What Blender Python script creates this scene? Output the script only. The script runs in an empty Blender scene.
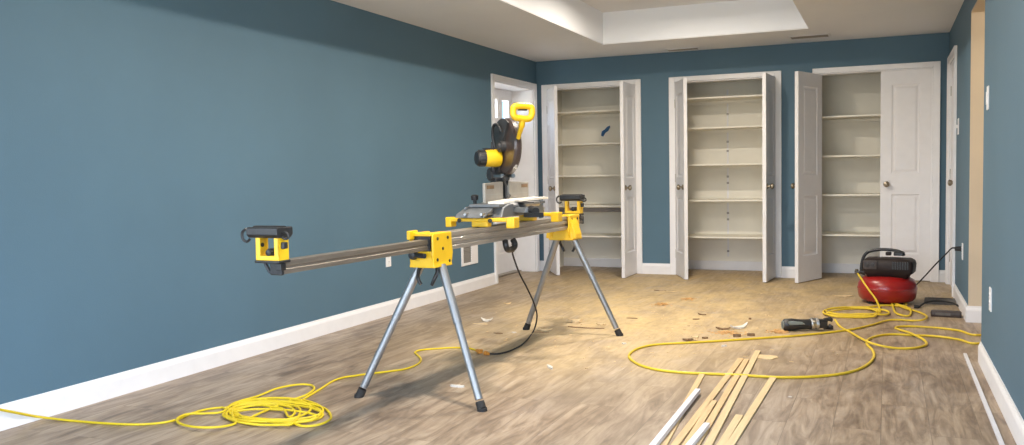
import bpy, bmesh, math, random
from math import sin, cos, pi, radians, sqrt, atan2
from mathutils import Vector, Matrix
random.seed(7)
C = bpy.context.scene.collection
SC = bpy.context.scene

# ------------------------------------------------------------------ camera
F_PX, YAW, PITCH, ROLL = 879.09, 0.40387, -0.054786, 0.017903
CAM = Vector((3.6291, -9.2587, 1.0983))
def Rz(a): return Matrix(((cos(a), -sin(a), 0), (sin(a), cos(a), 0), (0, 0, 1)))
RC = Rz(YAW) @ Matrix(((1, 0, 0), (0, cos(PITCH), -sin(PITCH)), (0, sin(PITCH), cos(PITCH)))) @ \
     Matrix(((cos(ROLL), 0, sin(ROLL)), (0, 1, 0), (-sin(ROLL), 0, cos(ROLL))))
cd = bpy.data.cameras.new('camera'); cam = bpy.data.objects.new('camera', cd); C.objects.link(cam)
cd.sensor_fit = 'HORIZONTAL'; cd.sensor_width = 36; cd.lens = 36 * F_PX / 1024
cd.clip_start = .05; cd.clip_end = 200
m = Matrix.Identity(4)
for i in range(3):
    m[i][0] = RC[i][0]; m[i][1] = RC[i][2]; m[i][2] = -RC[i][1]; m[i][3] = CAM[i]
cam.matrix_world = m
SC.camera = cam
def ray(u, v): return RC @ Vector(((u - 512) / F_PX, 1, -(v - 222.5) / F_PX))
def fl(u, v, z=0.0):                     # a pixel's point on a level plane
    d = ray(u, v); return CAM + d * ((z - CAM.z) / d.z)

WN = 4.118                                # face of the thicker near part of the right wall
W, H, YR = 4.158, 2.352, -11.6           # room width, ceiling, rear wall
CAS = 2.10                               # top of door casings

# ------------------------------------------------------------------ materials
def new_mat(name):
    mt = bpy.data.materials.new(name); mt.use_nodes = True
    nt = mt.node_tree; b = nt.nodes['Principled BSDF']; return mt, nt, b
def mat(name, col, rough=.5, metal=0, var=.08, scale=12, bump=.0, bscale=80, stretch=(1, 1, 1), coat=0, spec=.5):
    mt, nt, b = new_mat(name); N = nt.nodes; L = nt.links
    tc = N.new('ShaderNodeTexCoord'); mp = N.new('ShaderNodeMapping'); mp.inputs['Scale'].default_value = stretch
    L.new(tc.outputs['Object'], mp.inputs[0])
    no = N.new('ShaderNodeTexNoise'); no.inputs['Scale'].default_value = scale; no.inputs['Detail'].default_value = 4
    L.new(mp.outputs[0], no.inputs['Vector'])
    r = N.new('ShaderNodeValToRGB'); L.new(no.outputs['Fac'], r.inputs[0])
    r.color_ramp.elements[0].position = .3; r.color_ramp.elements[1].position = .7
    r.color_ramp.elements[0].color = [c * (1 - var) for c in col] + [1]
    r.color_ramp.elements[1].color = [min(1, c * (1 + var)) for c in col] + [1]
    L.new(r.outputs[0], b.inputs['Base Color'])
    b.inputs['Roughness'].default_value = rough; b.inputs['Metallic'].default_value = metal
    b.inputs['Coat Weight'].default_value = coat; b.inputs['Specular IOR Level'].default_value = spec
    if bump:
        n2 = N.new('ShaderNodeTexNoise'); n2.inputs['Scale'].default_value = bscale
        L.new(mp.outputs[0], n2.inputs['Vector'])
        bp = N.new('ShaderNodeBump'); bp.inputs['Strength'].default_value = bump; bp.inputs['Distance'].default_value = .002
        L.new(n2.outputs['Fac'], bp.inputs['Height']); L.new(bp.outputs[0], b.inputs['Normal'])
    return mt
M = {}
M['blue'] = mat('blue_wall_paint', (.088, .162, .222), .60, var=.05, scale=1.3, bump=.25, bscale=160, spec=.35)
M['white'] = mat('white_trim_paint', (.82, .81, .82), .35, var=.02)
M['ceil'] = mat('ceiling_paint', (.74, .75, .775), .9, var=.02, scale=2, bump=.3, bscale=200)
M['tray'] = mat('daylit_tray_white', (.86, .88, .92), .85, var=.015, scale=2)  # ceiling white made lighter and bluer, window light put into the colour
M['closet'] = mat('closet_paint', (.84, .80, .70), .7, var=.05, scale=3)
M['shelf'] = mat('shelf_paint', (.86, .82, .72), .5, var=.02)
M['door'] = mat('door_paint', (.79, .775, .785), .4, var=.02)
M['jamb'] = mat('bare_jamb_paint', (.66, .55, .41), .7, var=.05, scale=3)
M['hall'] = mat('hall_paint', (.6, .55, .46), .8, var=.03)
M['brass'] = mat('aged_brass', (.34, .29, .22), .38, 1)
M['nickel'] = mat('hinge_nickel', (.42, .39, .34), .45, 1)
M['alu'] = mat('brushed_aluminium', (.62, .62, .62), .33, 1, var=.06, scale=30, stretch=(8, 1, 8))
M['rail'] = mat('rail_aluminium', (.44, .405, .36), .40, .6, var=.10, scale=14, stretch=(6, .6, 6), bump=.2, bscale=120)
M['tube'] = mat('extension_aluminium', (.27, .235, .195), .42, .7, var=.12, scale=14, stretch=(6, .6, 6))
M['leg'] = mat('leg_aluminium', (.33, .335, .34), .42, .8, var=.06, scale=20)
M['yellow'] = mat('tool_yellow', (.83, .50, .012), .38, var=.05, scale=20, coat=.15)
M['black'] = mat('black_plastic', (.018, .018, .019), .42, var=.2, scale=40)
M['rubber'] = mat('black_rubber', (.022, .02, .019), .75, var=.2, scale=40, bump=.3)
M['guard'] = mat('guard_grey', (.060, .058, .058), .42, .3, var=.12, scale=18)
M['smoke'] = mat('smoky_guard', (.060, .040, .034), .30, 0, var=.15, scale=9, coat=.2)
M['steel'] = mat('steel', (.5, .5, .5), .3, 1, var=.08, scale=30)
M['fence'] = mat('cast_fence', (.33, .305, .27), .5, .3, var=.07, scale=24)
M['casting'] = mat('cast_grey', (.17, .18, .19), .5, .4, var=.1, scale=24)
M['red'] = mat('compressor_red', (.28, .007, .006), .32, var=.08, scale=6, coat=.4)
M['shroud'] = mat('compressor_shroud', (.020, .013, .012), .55, var=.25, scale=14, bump=.2, spec=.3)
M['hose'] = mat('hose_yellow', (.68, .485, .03), .45, var=.05, scale=14)
M['cord'] = mat('cord_yellow', (.66, .49, .012), .5, var=.05, scale=14)
M['orange'] = mat('plug_orange', (.55, .22, .03), .5, var=.15, scale=60)
M['pine'] = mat('pine_strip', (.56, .39, .20), .6, var=.14, scale=9, stretch=(8, .7, 8), bump=.15)
M['pine2'] = mat('pine_strip_pale', (.60, .45, .25), .6, var=.10, scale=9, stretch=(8, .7, 8), bump=.15)
M['chip'] = mat('wood_chip', (.66, .49, .28), .8, var=.2, scale=30)
M['dark_chip'] = mat('bark_splinter', (.20, .12, .06), .8, var=.3, scale=30)
M['orange_dust'] = mat('orange_sawdust', (.62, .37, .15), .95, var=.2, scale=60, bump=.6)
M['paper'] = mat('white_offcut', (.62, .58, .52), .6, var=.04)
M['pvc'] = mat('white_pvc', (.68, .68, .72), .35, var=.03)
M['board'] = mat('primed_board', (.84, .80, .72), .5, var=.04)
M['grille'] = mat('grille_grey', (.35, .34, .32), .6, var=.1)
M['tape'] = mat('blue_tape', (.03, .13, .32), .6, var=.1, scale=30)
M['pale_tape'] = mat('brown_stain', (.55, .45, .30), .8, var=.1, scale=30)
M['darkbox'] = mat('dark_box', (.045, .032, .028), .5, var=.2, scale=20)
M['greybox'] = mat('charcoal_card', (.11, .10, .09), .8, var=.2, scale=20)
M['toolgrey'] = mat('tool_grey', (.20, .23, .22), .4, .1, var=.1, scale=40)
M['shade'] = mat('shelf_shade', (.14, .125, .115), .6, var=.1)  # dark tone for the painted shade under a closet shelf

def glass_mat():
    mt, nt, b = new_mat('window_glass'); N = nt.nodes; L = nt.links
    N.remove(b); t = N.new('ShaderNodeBsdfTransparent'); g = N.new('ShaderNodeBsdfGlossy'); g.inputs['Roughness'].default_value = .02
    mx = N.new('ShaderNodeMixShader'); mx.inputs[0].default_value = .06
    L.new(t.outputs[0], mx.inputs[1]); L.new(g.outputs[0], mx.inputs[2]); L.new(mx.outputs[0], N['Material Output'].inputs[0])
    return mt
M['glass'] = glass_mat()
def emit_mat(name, col, s):
    mt, nt, b = new_mat(name)
    b.inputs['Base Color'].default_value = (*col, 1); b.inputs['Emission Color'].default_value = (*col, 1)
    b.inputs['Emission Strength'].default_value = s; return mt
M['lamp'] = emit_mat('lamp_diffuser', (1, .86, .66), 6)

def floor_mat():
    mt, nt, b = new_mat('laminate_floor'); N = nt.nodes; L = nt.links
    tc = N.new('ShaderNodeTexCoord'); sx = N.new('ShaderNodeSeparateXYZ'); L.new(tc.outputs['Object'], sx.inputs[0])
    cx = N.new('ShaderNodeCombineXYZ')       # planks run along Y: feed (y, x)
    L.new(sx.outputs['Y'], cx.inputs['X']); L.new(sx.outputs['X'], cx.inputs['Y'])
    br = N.new('ShaderNodeTexBrick'); br.offset = .37; br.inputs['Scale'].default_value = 1
    br.inputs['Brick Width'].default_value = 1.22; br.inputs['Row Height'].default_value = .19
    br.inputs['Mortar Size'].default_value = .0016; br.inputs['Mortar Smooth'].default_value = .3
    br.inputs['Color1'].default_value = (.2, .2, .2, 1); br.inputs['Color2'].default_value = (.8, .8, .8, 1)
    br.inputs['Mortar'].default_value = (0, 0, 0, 1)
    L.new(cx.outputs[0], br.inputs['Vector'])
    def noise(scale, st, det=6, rough=.6, dist=0, off=None):
        mp = N.new('ShaderNodeMapping'); mp.inputs['Scale'].default_value = st
        L.new(tc.outputs['Object'], mp.inputs[0])
        if off is not None: L.new(off, mp.inputs['Location'])
        n = N.new('ShaderNodeTexNoise'); n.inputs['Scale'].default_value = scale; n.inputs['Detail'].default_value = det
        n.inputs['Roughness'].default_value = rough; n.inputs['Distortion'].default_value = dist
        L.new(mp.outputs[0], n.inputs['Vector']); return n.outputs['Fac']
    def ramp(f, stops):
        r = N.new('ShaderNodeValToRGB'); L.new(f, r.inputs[0]); e = r.color_ramp.elements
        while len(e) < len(stops): e.new(.5)
        for k, (p, c) in enumerate(stops): e[k].position = p; e[k].color = (*c, 1)
        return r.outputs[0]
    def mix(f, a, bb, mode='MIX'):
        x = N.new('ShaderNodeMix'); x.data_type = 'RGBA'; x.blend_type = mode
        if isinstance(f, float): x.inputs[0].default_value = f
        else: L.new(f, x.inputs[0])
        L.new(a, x.inputs[6]); L.new(bb, x.inputs[7]); return x.outputs[2]
    sc = N.new('ShaderNodeVectorMath'); sc.operation = 'SCALE'; sc.inputs['Scale'].default_value = 7
    L.new(br.outputs['Color'], sc.inputs[0])
    grain = noise(3.0, (5.2, .75, 1), 7, .62, 1.1, sc.outputs[0])
    c = ramp(grain, [(.29, (.165, .115, .076)), (.43, (.28, .203, .138)), (.55, (.395, .300, .212)), (.72, (.50, .395, .290))])
    fine = noise(9, (9, .5, 1), 5, .6, .3, sc.outputs[0])
    c = mix(.55, c, ramp(fine, [(.3, (.66, .64, .62)), (.7, (1, 1, 1))]), 'MULTIPLY')
    c = mix(.28, c, ramp(br.outputs['Color'], [(.2, (.72, .70, .68)), (.8, (1, 1, 1))]), 'MULTIPLY')
    greyn = noise(1.1, (1.6, .7, 1), 3, .5, .4)
    gm = N.new('ShaderNodeMapRange'); L.new(greyn, gm.inputs[0]); gm.inputs[1].default_value = .45; gm.inputs[2].default_value = .7; gm.inputs[4].default_value = .45
    c = mix(gm.outputs[0], c, ramp(grain, [(.3, (.23, .18, .145)), (.7, (.47, .405, .345))]))
    mr = N.new('ShaderNodeMapRange'); L.new(br.outputs['Fac'], mr.inputs[0]); mr.inputs[4].default_value = .55
    dark = N.new('ShaderNodeRGB'); dark.outputs[0].default_value = (.11, .08, .06, 1)
    c = mix(mr.outputs[0], c, dark.outputs[0])
    pat = noise(1.5, (1.5, .9, 1), 5, .62, .8)
    c = mix(.75, c, ramp(pat, [(.36, (.60, .56, .53)), (.52, (1, 1, 1)), (.75, (1.05, 1.05, 1.05))]), 'MULTIPLY')
    # sawdust lying over the middle of the room
    def blob(x, y, rx, ry):
        mp = N.new('ShaderNodeMapping'); mp.vector_type = 'POINT'
        mp.inputs['Location'].default_value = (-x / rx, -y / ry, 0); mp.inputs['Scale'].default_value = (1 / rx, 1 / ry, 0)
        L.new(tc.outputs['Object'], mp.inputs[0])
        ln = N.new('ShaderNodeVectorMath'); ln.operation = 'LENGTH'; L.new(mp.outputs[0], ln.inputs[0])
        r = N.new('ShaderNodeMapRange'); L.new(ln.outputs['Value'], r.inputs[0])
        r.inputs[1].default_value = 1.15; r.inputs[2].default_value = .25; r.interpolation_type = 'SMOOTHSTEP'
        return r.outputs[0]
    def mth(op, a, bb):
        x = N.new('ShaderNodeMath'); x.operation = op; x.use_clamp = True
        for k, v in enumerate((a, bb)):
            if isinstance(v, (int, float)): x.inputs[k].default_value = v
            else: L.new(v, x.inputs[k])
        return x.outputs[0]
    ms = mth('MAXIMUM', blob(2.0, -2.45, 1.7, 2.3), mth('MULTIPLY', blob(2.2, -.9, 2.9, 1.9), .85))
    ms = mth('MAXIMUM', ms, mth('MULTIPLY', blob(1.9, -3.7, 1.5, 1.7), .65))
    dn = noise(2.4, (1.6, 1, 1), 6, .68, .5)
    dr = N.new('ShaderNodeMapRange'); L.new(dn, dr.inputs[0]); dr.inputs[1].default_value = .28; dr.inputs[2].default_value = .62
    dr.inputs[3].default_value = .25; dr.inputs[4].default_value = 1
    ms = mth('MULTIPLY', ms, dr.outputs[0])
    dust = ramp(noise(14, (1.5, 1, 1), 5, .7), [(.3, (.53, .38, .18)), (.7, (.70, .53, .265))])
    ms9 = mth('MULTIPLY', ms, .88)
    c = mix(ms9, c, dust)
    L.new(c, b.inputs['Base Color'])
    rr = N.new('ShaderNodeMapRange'); L.new(ms9, rr.inputs[0]); rr.inputs[3].default_value = .40; rr.inputs[4].default_value = .85
    L.new(rr.outputs[0], b.inputs['Roughness'])
    bp = N.new('ShaderNodeBump'); bp.inputs['Strength'].default_value = .25; bp.inputs['Distance'].default_value = .002
    L.new(fine, bp.inputs['Height']); L.new(bp.outputs[0], b.inputs['Normal'])
    return mt
M['floor'] = floor_mat()

# ------------------------------------------------------------------ mesh building
class MB:
    def __init__(s, off=(0, 0, 0)): s.bm = bmesh.new(); s.off = Vector(off)
    def _add(s, vs, fs):
        vv = [s.bm.verts.new(Vector(v) - s.off) for v in vs]
        for f in fs:
            try: s.bm.faces.new([vv[i] for i in f])
            except ValueError: pass
        return s
    def box(s, x0, x1, y0, y1, z0, z1):
        vs = [(x, y, z) for z in (z0, z1) for y in (y0, y1) for x in (x0, x1)]
        return s._add(vs, [(0, 2, 3, 1), (4, 5, 7, 6), (0, 1, 5, 4), (2, 6, 7, 3), (0, 4, 6, 2), (1, 3, 7, 5)])
    def obox(s, c, ax, ay, az, h):            # oriented box: centre, three axes, half sizes
        c = Vector(c); ax, ay, az = (Vector(a).normalized() for a in (ax, ay, az))
        vs = [c + ax * h[0] * i + ay * h[1] * j + az * h[2] * k for k in (-1, 1) for j in (-1, 1) for i in (-1, 1)]
        return s._add(vs, [(0, 2, 3, 1), (4, 5, 7, 6), (0, 1, 5, 4), (2, 6, 7, 3), (0, 4, 6, 2), (1, 3, 7, 5)])
    def hull(s, a, b):                        # two matching loops joined, capped
        n = len(a); vs = list(a) + list(b)
        fs = [tuple(range(n))[::-1], tuple(range(n, 2 * n))] + [(i, (i + 1) % n, n + (i + 1) % n, n + i) for i in range(n)]
        return s._add(vs, fs)
    def prism(s, poly, o, u, v, w, t0, t1):   # 2-D outline in (u,v) about o, extruded along w
        o, u, v, w = (Vector(q) for q in (o, u, v, w))
        a = [o + u * p[0] + v * p[1] + w * t0 for p in poly]; b = [q + w * (t1 - t0) for q in a]
        return s.hull(a, b)
    def rings(s, rs, cap=True, closed=False):
        n = len(rs[0]); vs = [p for r in rs for p in r]; fs = []
        k = len(rs)
        for i in range(k if closed else k - 1):
            a = i * n; b = ((i + 1) % k) * n
            for j in range(n): fs.append((a + j, a + (j + 1) % n, b + (j + 1) % n, b + j))
        if cap and not closed: fs += [tuple(range(n))[::-1], tuple(range((k - 1) * n, k * n))]
        return s._add(vs, fs)
    def cyl(s, p0, p1, r0, r1=None, n=20): return s.tube([p0, p1], r0, r1, n)
    def tube(s, pts, r, r1=None, n=10, closed=False):
        pts = [Vector(p) for p in pts]; K = len(pts); rs = []; up = None
        if r1 is None: r1 = r
        for i, p in enumerate(pts):
            t = (pts[(i + 1) % K] - pts[i - 1]) if closed else (pts[min(i + 1, K - 1)] - pts[max(i - 1, 0)])
            t.normalize()
            if up is None: up = t.orthogonal().normalized()
            up = (up - t * up.dot(t)); up = up.normalized() if up.length > 1e-6 else t.orthogonal().normalized()
            bn = t.cross(up); rad = r[i] if isinstance(r, (list, tuple)) else r + (r1 - r) * i / max(1, K - 1)
            rs.append([p + up * cos(2 * pi * j / n) * rad + bn * sin(2 * pi * j / n) * rad for j in range(n)])
        return s.rings(rs, True, closed)
    def lathe(s, prof, o, axis=(0, 0, 1), n=28):    # (radius, height) pairs
        o = Vector(o); a = Vector(axis).normalized(); u = a.orthogonal().normalized(); v = a.cross(u)
        rs = [[o + a * h + (u * cos(2 * pi * j / n) + v * sin(2 * pi * j / n)) * max(r, 1e-4) for j in range(n)] for r, h in prof]
        return s.rings(rs)
    def build(s, name, mt, parent=None, bevel=0, smooth=False, seg=2):
        bmesh.ops.recalc_face_normals(s.bm, faces=s.bm.faces)
        me = bpy.data.meshes.new(name); s.bm.to_mesh(me); s.bm.free()
        o = bpy.data.objects.new(name, me); C.objects.link(o); me.materials.append(M[mt] if isinstance(mt, str) else mt)
        if parent: o.parent = parent
        if smooth:
            for p in me.polygons: p.use_smooth = True
            me.set_sharp_from_angle(angle=radians(38))
        if bevel:
            bv = o.modifiers.new('bevel', 'BEVEL'); bv.width = bevel; bv.segments = seg; bv.limit_method = 'ANGLE'; bv.angle_limit = radians(35)
        return o
def spline(P, per=8, closed=False):
    P = [Vector(p) for p in P]; out = []; K = len(P)
    for i in range(K if closed else K - 1):
        if closed: a, b, c, d = P[i - 1], P[i], P[(i + 1) % K], P[(i + 2) % K]
        else: a, b, c, d = P[max(i - 1, 0)], P[i], P[i + 1], P[min(i + 2, K - 1)]
        for k in range(per):
            t = k / per
            out.append(.5 * ((2 * b) + (c - a) * t + (2 * a - 5 * b + 4 * c - d) * t * t + (3 * b - a - 3 * c + d) * t ** 3))
    if not closed: out.append(P[-1])
    return out
def tag(o, label, cat, group=None, kind=None):
    if label: o['label'] = label
    if cat: o['category'] = cat
    if group: o['group'] = group
    if kind: o['kind'] = kind
    return o
def thing(name, label, cat, loc=(0, 0, 0), rz=0, group=None, kind=None):
    o = bpy.data.objects.new(name, None); C.objects.link(o); o.empty_display_size = .1
    o.location = loc; o.rotation_euler = (0, 0, rz); return tag(o, label, cat, group, kind)
def struct(o, label, cat): return tag(o, label, cat, kind='structure')
def dup_tree(o, parent=None):
    c = o.copy(); C.objects.link(c); c.parent = parent
    for ch in list(o.children): dup_tree(ch, c)
    return c

# ------------------------------------------------------------------ the shell
T = .12
CX = [(.066, 1.200), (1.505, 2.646), (2.942, 4.085)]      # outer casing edges of the three closets
CW = .062                                                  # casing width
OP = [(a + CW, b - CW) for a, b in CX]                     # openings
OH = CAS - CW                                              # opening height
CB = .56                                                   # closet back
DY0, DY1 = -1.245, -.045                                   # left door casing
RY0, RY1 = -1.04, -.10                                     # right door casing
HY0, HY1, HZ = -3.74, -2.33, 2.17                          # opening to the hall
DEP = .29                                                  # recess of left door

o = MB().box(-.5, 5.9, YR - .2, .8, -.15, 0).build('floor', 'floor'); struct(o, 'brown grey wood plank floor dusted with sawdust', 'floor')

b = MB()
b.box(-T, 0, -8.1, DY0 - .2, 0, H + .5).box(-T - DEP, 0, DY0 - .2, DY0 + CW, 0, H + .5).box(-T, 0, YR, -11.2, 0, H + .5)
b.box(-T, 0, -11.2, -8.1, 0, .55).box(-T, 0, -11.2, -8.1, 2.15, H + .5).box(-T, 0, -9.75, -9.55, .55, 2.15)
b.box(-T - DEP, 0, DY1 - CW, T, 0, H + .5).box(-T - DEP, 0, DY0 + CW, DY1 - CW, OH, H + .5)
struct(b.build('wall_left', 'blue'), 'long plain blue wall behind the saw stand', 'wall')
b = MB(); xs = [-.0, OP[0][0], OP[0][1], OP[1][0], OP[1][1], OP[2][0], OP[2][1], W + .0]
for i in (0, 2, 4, 6): b.box(xs[i], xs[i + 1], 0, T, 0, H)
for x0, x1 in OP: b.box(x0, x1, 0, T, OH, H)
struct(b.build('wall_back', 'blue'), 'blue end wall around the three closets', 'wall')
b = MB()
b.box(W, W + T, RY1 - CW, .8, 0, H + .5).box(W, W + T, RY0 + CW, RY1 - CW, OH, H + .5).box(W, W + T, HY1 + .003, RY0 + CW, 0, H + .5)
b.box(W, W + T, HY0, HY1 + .003, HZ, H + .5).box(WN, W + T, -6.9, HY0, 0, H + .5)
b.box(W, W + T, -10.4, -6.9, 0, .55).box(W, W + T, -10.4, -6.9, 2.15, H + .5).box(W, W + T, YR, -10.4, 0, H + .5)
b.box(W, W + T, -8.75, -8.55, .55, 2.15)
struct(b.build('wall_right', 'blue'), 'blue right wall with a doorway cut through it', 'wall')
# bare reveal of the opening
b = MB().box(W + .001, W + T, HY1 - .012, HY1, 0, HZ).box(W + .001, W + T, HY0, HY1, HZ - .012, HZ)
struct(b.build('trim_1', 'jamb'), 'bare cream reveal of the doorway in the right wall', 'trim')
# rear wall with a wide glazed opening behind the camera
b = MB().box(0, .5, YR - T, YR, 0, H).box(3.7, W, YR - T, YR, 0, H).box(.5, 3.7, YR - T, YR, 2.12, H)
struct(b.build('wall_rear', 'blue'), 'blue wall behind the camera around a patio door', 'wall')
b = MB()
for x0, x1 in ((.5, .58), (1.52, 1.6), (2.58, 2.66), (3.62, 3.7)): b.box(x0, x1, YR - .09, YR - .02, 0, 2.12)
b.box(.5, 3.7, YR - .09, YR - .02, 0, .08).box(.5, 3.7, YR - .09, YR - .02, 2.05, 2.12)
wf = b.build('window_1', 'white', bevel=.004); struct(wf, 'wide white glazed patio door', 'window')
MB().box(.58, 3.62, YR - .06, YR - .052, .08, 2.05).build('pane', 'glass', wf)
for k, (y0, y1) in enumerate(((-10.4, -8.75), (-8.55, -6.9))):
    b = MB().box(W + .03, W + .09, y0, y0 + .06, .55, 2.15).box(W + .03, W + .09, y1 - .06, y1, .55, 2.15)
    b.box(W + .03, W + .09, y0, y1, .55, .61).box(W + .03, W + .09, y0, y1, 2.09, 2.15).box(W + .035, W + .085, y0, y1, 1.33, 1.37)
    wf = b.build('window_%d' % (k + 2), 'white', bevel=.004); struct(wf, 'white sash window beside the camera, %s' % ('rearmost' if k == 0 else 'foremost'), 'window')
    MB().box(W + .055, W + .062, y0 + .06, y1 - .06, .61, 2.09).build('pane', 'glass', wf)

for k, (y0, y1) in enumerate(((-11.2, -9.75), (-9.55, -8.1))):  # unseen windows added to brighten the near right wall
    b = MB().box(-.09, -.03, y0, y0 + .06, .55, 2.15).box(-.09, -.03, y1 - .06, y1, .55, 2.15)
    b.box(-.09, -.03, y0, y1, .55, .61).box(-.09, -.03, y0, y1, 2.09, 2.15).box(-.085, -.035, y0, y1, 1.33, 1.37)
    wf = b.build('window_%d' % (k + 4), 'white', bevel=.004); struct(wf, 'added unseen white sash window in the left wall, %s' % ('rearmost' if k == 0 else 'foremost'), 'window')
    MB().box(-.062, -.055, y0 + .06, y1 - .06, .61, 2.09).build('pane', 'glass', wf)

# ceiling with the raised tray
TX0, TX1, TY0, TY1, TH = 1.06, 2.975, -6.6, -.895, H + .31
b = MB().box(-.0, TX0, YR, T, H, H + .01).box(TX1, W, YR, T, H, H + .01).box(TX0, TX1, TY1, T, H, H + .01).box(TX0, TX1, YR, TY0, H, H + .01)
b.box(TX0 - .05, TX1 + .05, TY0 - .05, TY1 + .05, TH, TH + .05)
ce = b.build('ceiling', 'ceil'); struct(ce, 'pale ceiling around a raised tray', 'ceiling')
b = MB().box(TX0 - .05, TX0, TY0, TY1, H + .01, TH).box(TX1, TX1 + .05, TY0, TY1, H + .01, TH)
b.box(TX0 - .05, TX1 + .05, TY1, TY1 + .05, H + .01, TH).box(TX0 - .05, TX1 + .05, TY0 - .05, TY0, H + .01, TH)
b.build('tray_side', 'tray', ce)

# closets: shell, shelves
def closet_shell(i, x0, x1):
    b = MB().box(x0 - .03, x1 + .03, CB, CB + .05, 0, H)
    b.box(x0 - .06, x0 - .03, T, CB + .05, 0, H).box(x1 + .03, x1 + .06, T, CB + .05, 0, H).box(x0 - .06, x1 + .06, T, CB + .05, H - .1, H)
    w = b.build('wall_closet', 'closet'); struct(w, '%s lining of the %s closet' % (('beige', 'cream', 'pale grey')[i], ('left', 'middle', 'right')[i]), 'wall')
    # pale lining board below, along the floor
    MB().box(x0 - .03, x1 + .03, CB - .012, CB, 0, .10).build('baseboard', 'white', w, bevel=.003)
    return w
cn = ('left', 'middle', 'right')
ordw = ('top', 'second', 'third', 'fourth', 'lowest')
SZ = [(1.79, 1.43, 1.075, .735, .395), (1.875, 1.56, 1.17, .79, .40), (1.625, 1.23, .84, .437)]
for i, (x0, x1) in enumerate(OP):
    cw = closet_shell(i, x0, x1)
    for k, z in enumerate(SZ[i]):
        od = 'lowest' if k == len(SZ[i]) - 1 else ordw[k]
        s = thing('closet_shelf', '%s white shelf from the top in the %s closet' % (od, cn[i]) if od not in ('top', 'lowest') else '%s white shelf in the %s closet' % (od, cn[i]), 'shelf', ((x0 + x1) / 2, .34, z), group='white shelves in the three closets')
        hw = (x1 - x0) / 2 + .028
        MB().box(-hw, hw, -.21, .218, -.018, 0).build('board', 'shelf', s, bevel=.002)
        MB().box(-hw, hw, .195, .218, -.048, -.018).build('cleat', 'shelf', s, bevel=.002)
    if i == 1:
        for xx in (2.02,):
            MB().box(xx - .008, xx + .008, CB - .008, CB, .15, 1.98).build('shelf_standard', 'door', cw)
            for z in (.2, .55, .62, .95, 1.02, 1.3, 1.4, 1.7): MB().box(xx - .012, xx + .012, CB - .011, CB - .006, z, z + .022).build('slot', 'grille', cw)
        MB().box(xs[3], xs[3] + .001, .2, .201, 1.2, 1.2).bm.free()
r = thing('closet_shade_strip', 'dark strip of painted shade under the fourth shelf of the left closet', 'rail', ((OP[0][0] + OP[0][1]) / 2, .15, .684))  # dark bar standing in for the shade below the shelf, with end pieces
MB().box(-.525, .525, -.012, .012, -.022, .022).build('bar', 'shade', r, bevel=.004)
for s_ in (-1, 1): MB().box(s_ * .525 - .01, s_ * .525 + .01, -.02, .02, -.03, .03).build('shade_strip_end', 'nickel', r, bevel=.003)
# blue tape on the back of the left closet
t = thing('tape_strip', 'twisted strip of blue tape stuck inside the left closet', 'tape', (.632, CB - .002, 1.577))
pts = [(-.055, -.05), (-.030, -.062), (.0, -.015), (.03, .0), (.055, .045), (.05, .062), (.02, .05), (-.012, .018), (-.045, .0)]
MB().prism(pts, (0, 0, 0), (1, 0, 0), (0, 0, 1), (0, -1, 0), .0, .006).build('tape', 'tape', t, bevel=.001)
MB().prism([(-.03, -.04), (.0, -.02), (.035, .03), (.02, .04), (-.02, -.01)], (0, 0, 0), (1, 0, 0), (0, 0, 1), (0, -1, 0), .006, .016).build('curl', 'tape', t)
t = MB((2.49, CB - .001, 1.32)).prism([(-.05, -.05), (-.01, -.075), (.03, -.03), (.045, .05), (.02, .07), (-.02, .02)], (2.49, CB - .001, 1.32), (1, 0, 0), (0, 0, 1), (0, -1, 0), 0, .003).build('paper_scrap', 'pale_tape')
t.location = (2.49, CB - .001, 1.32); tag(t, 'tan scrap stuck to the back of the middle closet', 'scrap')

# casings and baseboards
def casing_y(x0, x1, y, label, n):          # casing on the back wall, facing -Y
    b = MB().box(x0, x0 + CW, y - .018, y, 0, CAS).box(x1 - CW, x1, y - .018, y, 0, CAS).box(x0 + CW, x1 - CW, y - .018, y, OH, CAS)
    b.box(x0, x0 + .012, y - .024, y - .018, 0, CAS).box(x1 - .012, x1, y - .024, y - .018, 0, CAS).box(x0, x1, y - .024, y - .018, CAS - .012, CAS)
    b.box(x0 + CW - .002, x0 + CW + .012, y, y + T, 0, OH).box(x1 - CW - .012, x1 - CW + .002, y, y + T, 0, OH).box(x0 + CW, x1 - CW, y, y + T, OH - .012, OH)
    struct(b.build('trim_%d' % n, 'white', bevel=.003), label, 'trim')
CAS_ = CAS; CAS = 2.088
for i, (x0, x1) in enumerate(CX): casing_y(x0, x1, 0, 'white casing around the %s closet' % cn[i], 2 + i)
CAS = CAS_
def casing_x(y0, y1, x, sgn, dep, label, n):  # on a side wall; sgn = direction into the room
    e = x + sgn * .018; e2 = x + sgn * .024
    def bx(b, xa, xb, *r): return b.box(min(xa, xb), max(xa, xb), *r)
    b = MB(); bx(b, x, e, y0, y0 + CW, 0, CAS); bx(b, x, e, y1 - CW, y1, 0, CAS); bx(b, x, e, y0 + CW, y1 - CW, OH, CAS)
    bx(b, e, e2, y0, y0 + .012, 0, CAS); bx(b, e, e2, y1 - .012, y1, 0, CAS); bx(b, e, e2, y0, y1, CAS - .012, CAS)
    xi = x - sgn * dep
    bx(b, x, xi, y0 + CW - .002, y0 + CW + .012, 0, OH); bx(b, x, xi, y1 - CW - .012, y1 - CW + .002, 0, OH); bx(b, x, xi, y0 + CW, y1 - CW, OH - .012, OH)
    struct(b.build('trim_%d' % n, 'white', bevel=.003), label, 'trim')
casing_x(DY0, DY1, 0, 1, DEP, 'white casing and deep reveal of the entry door', 5)
casing_x(RY0, RY1, W, -1, T, 'white casing of the door in the right wall', 6)

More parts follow.
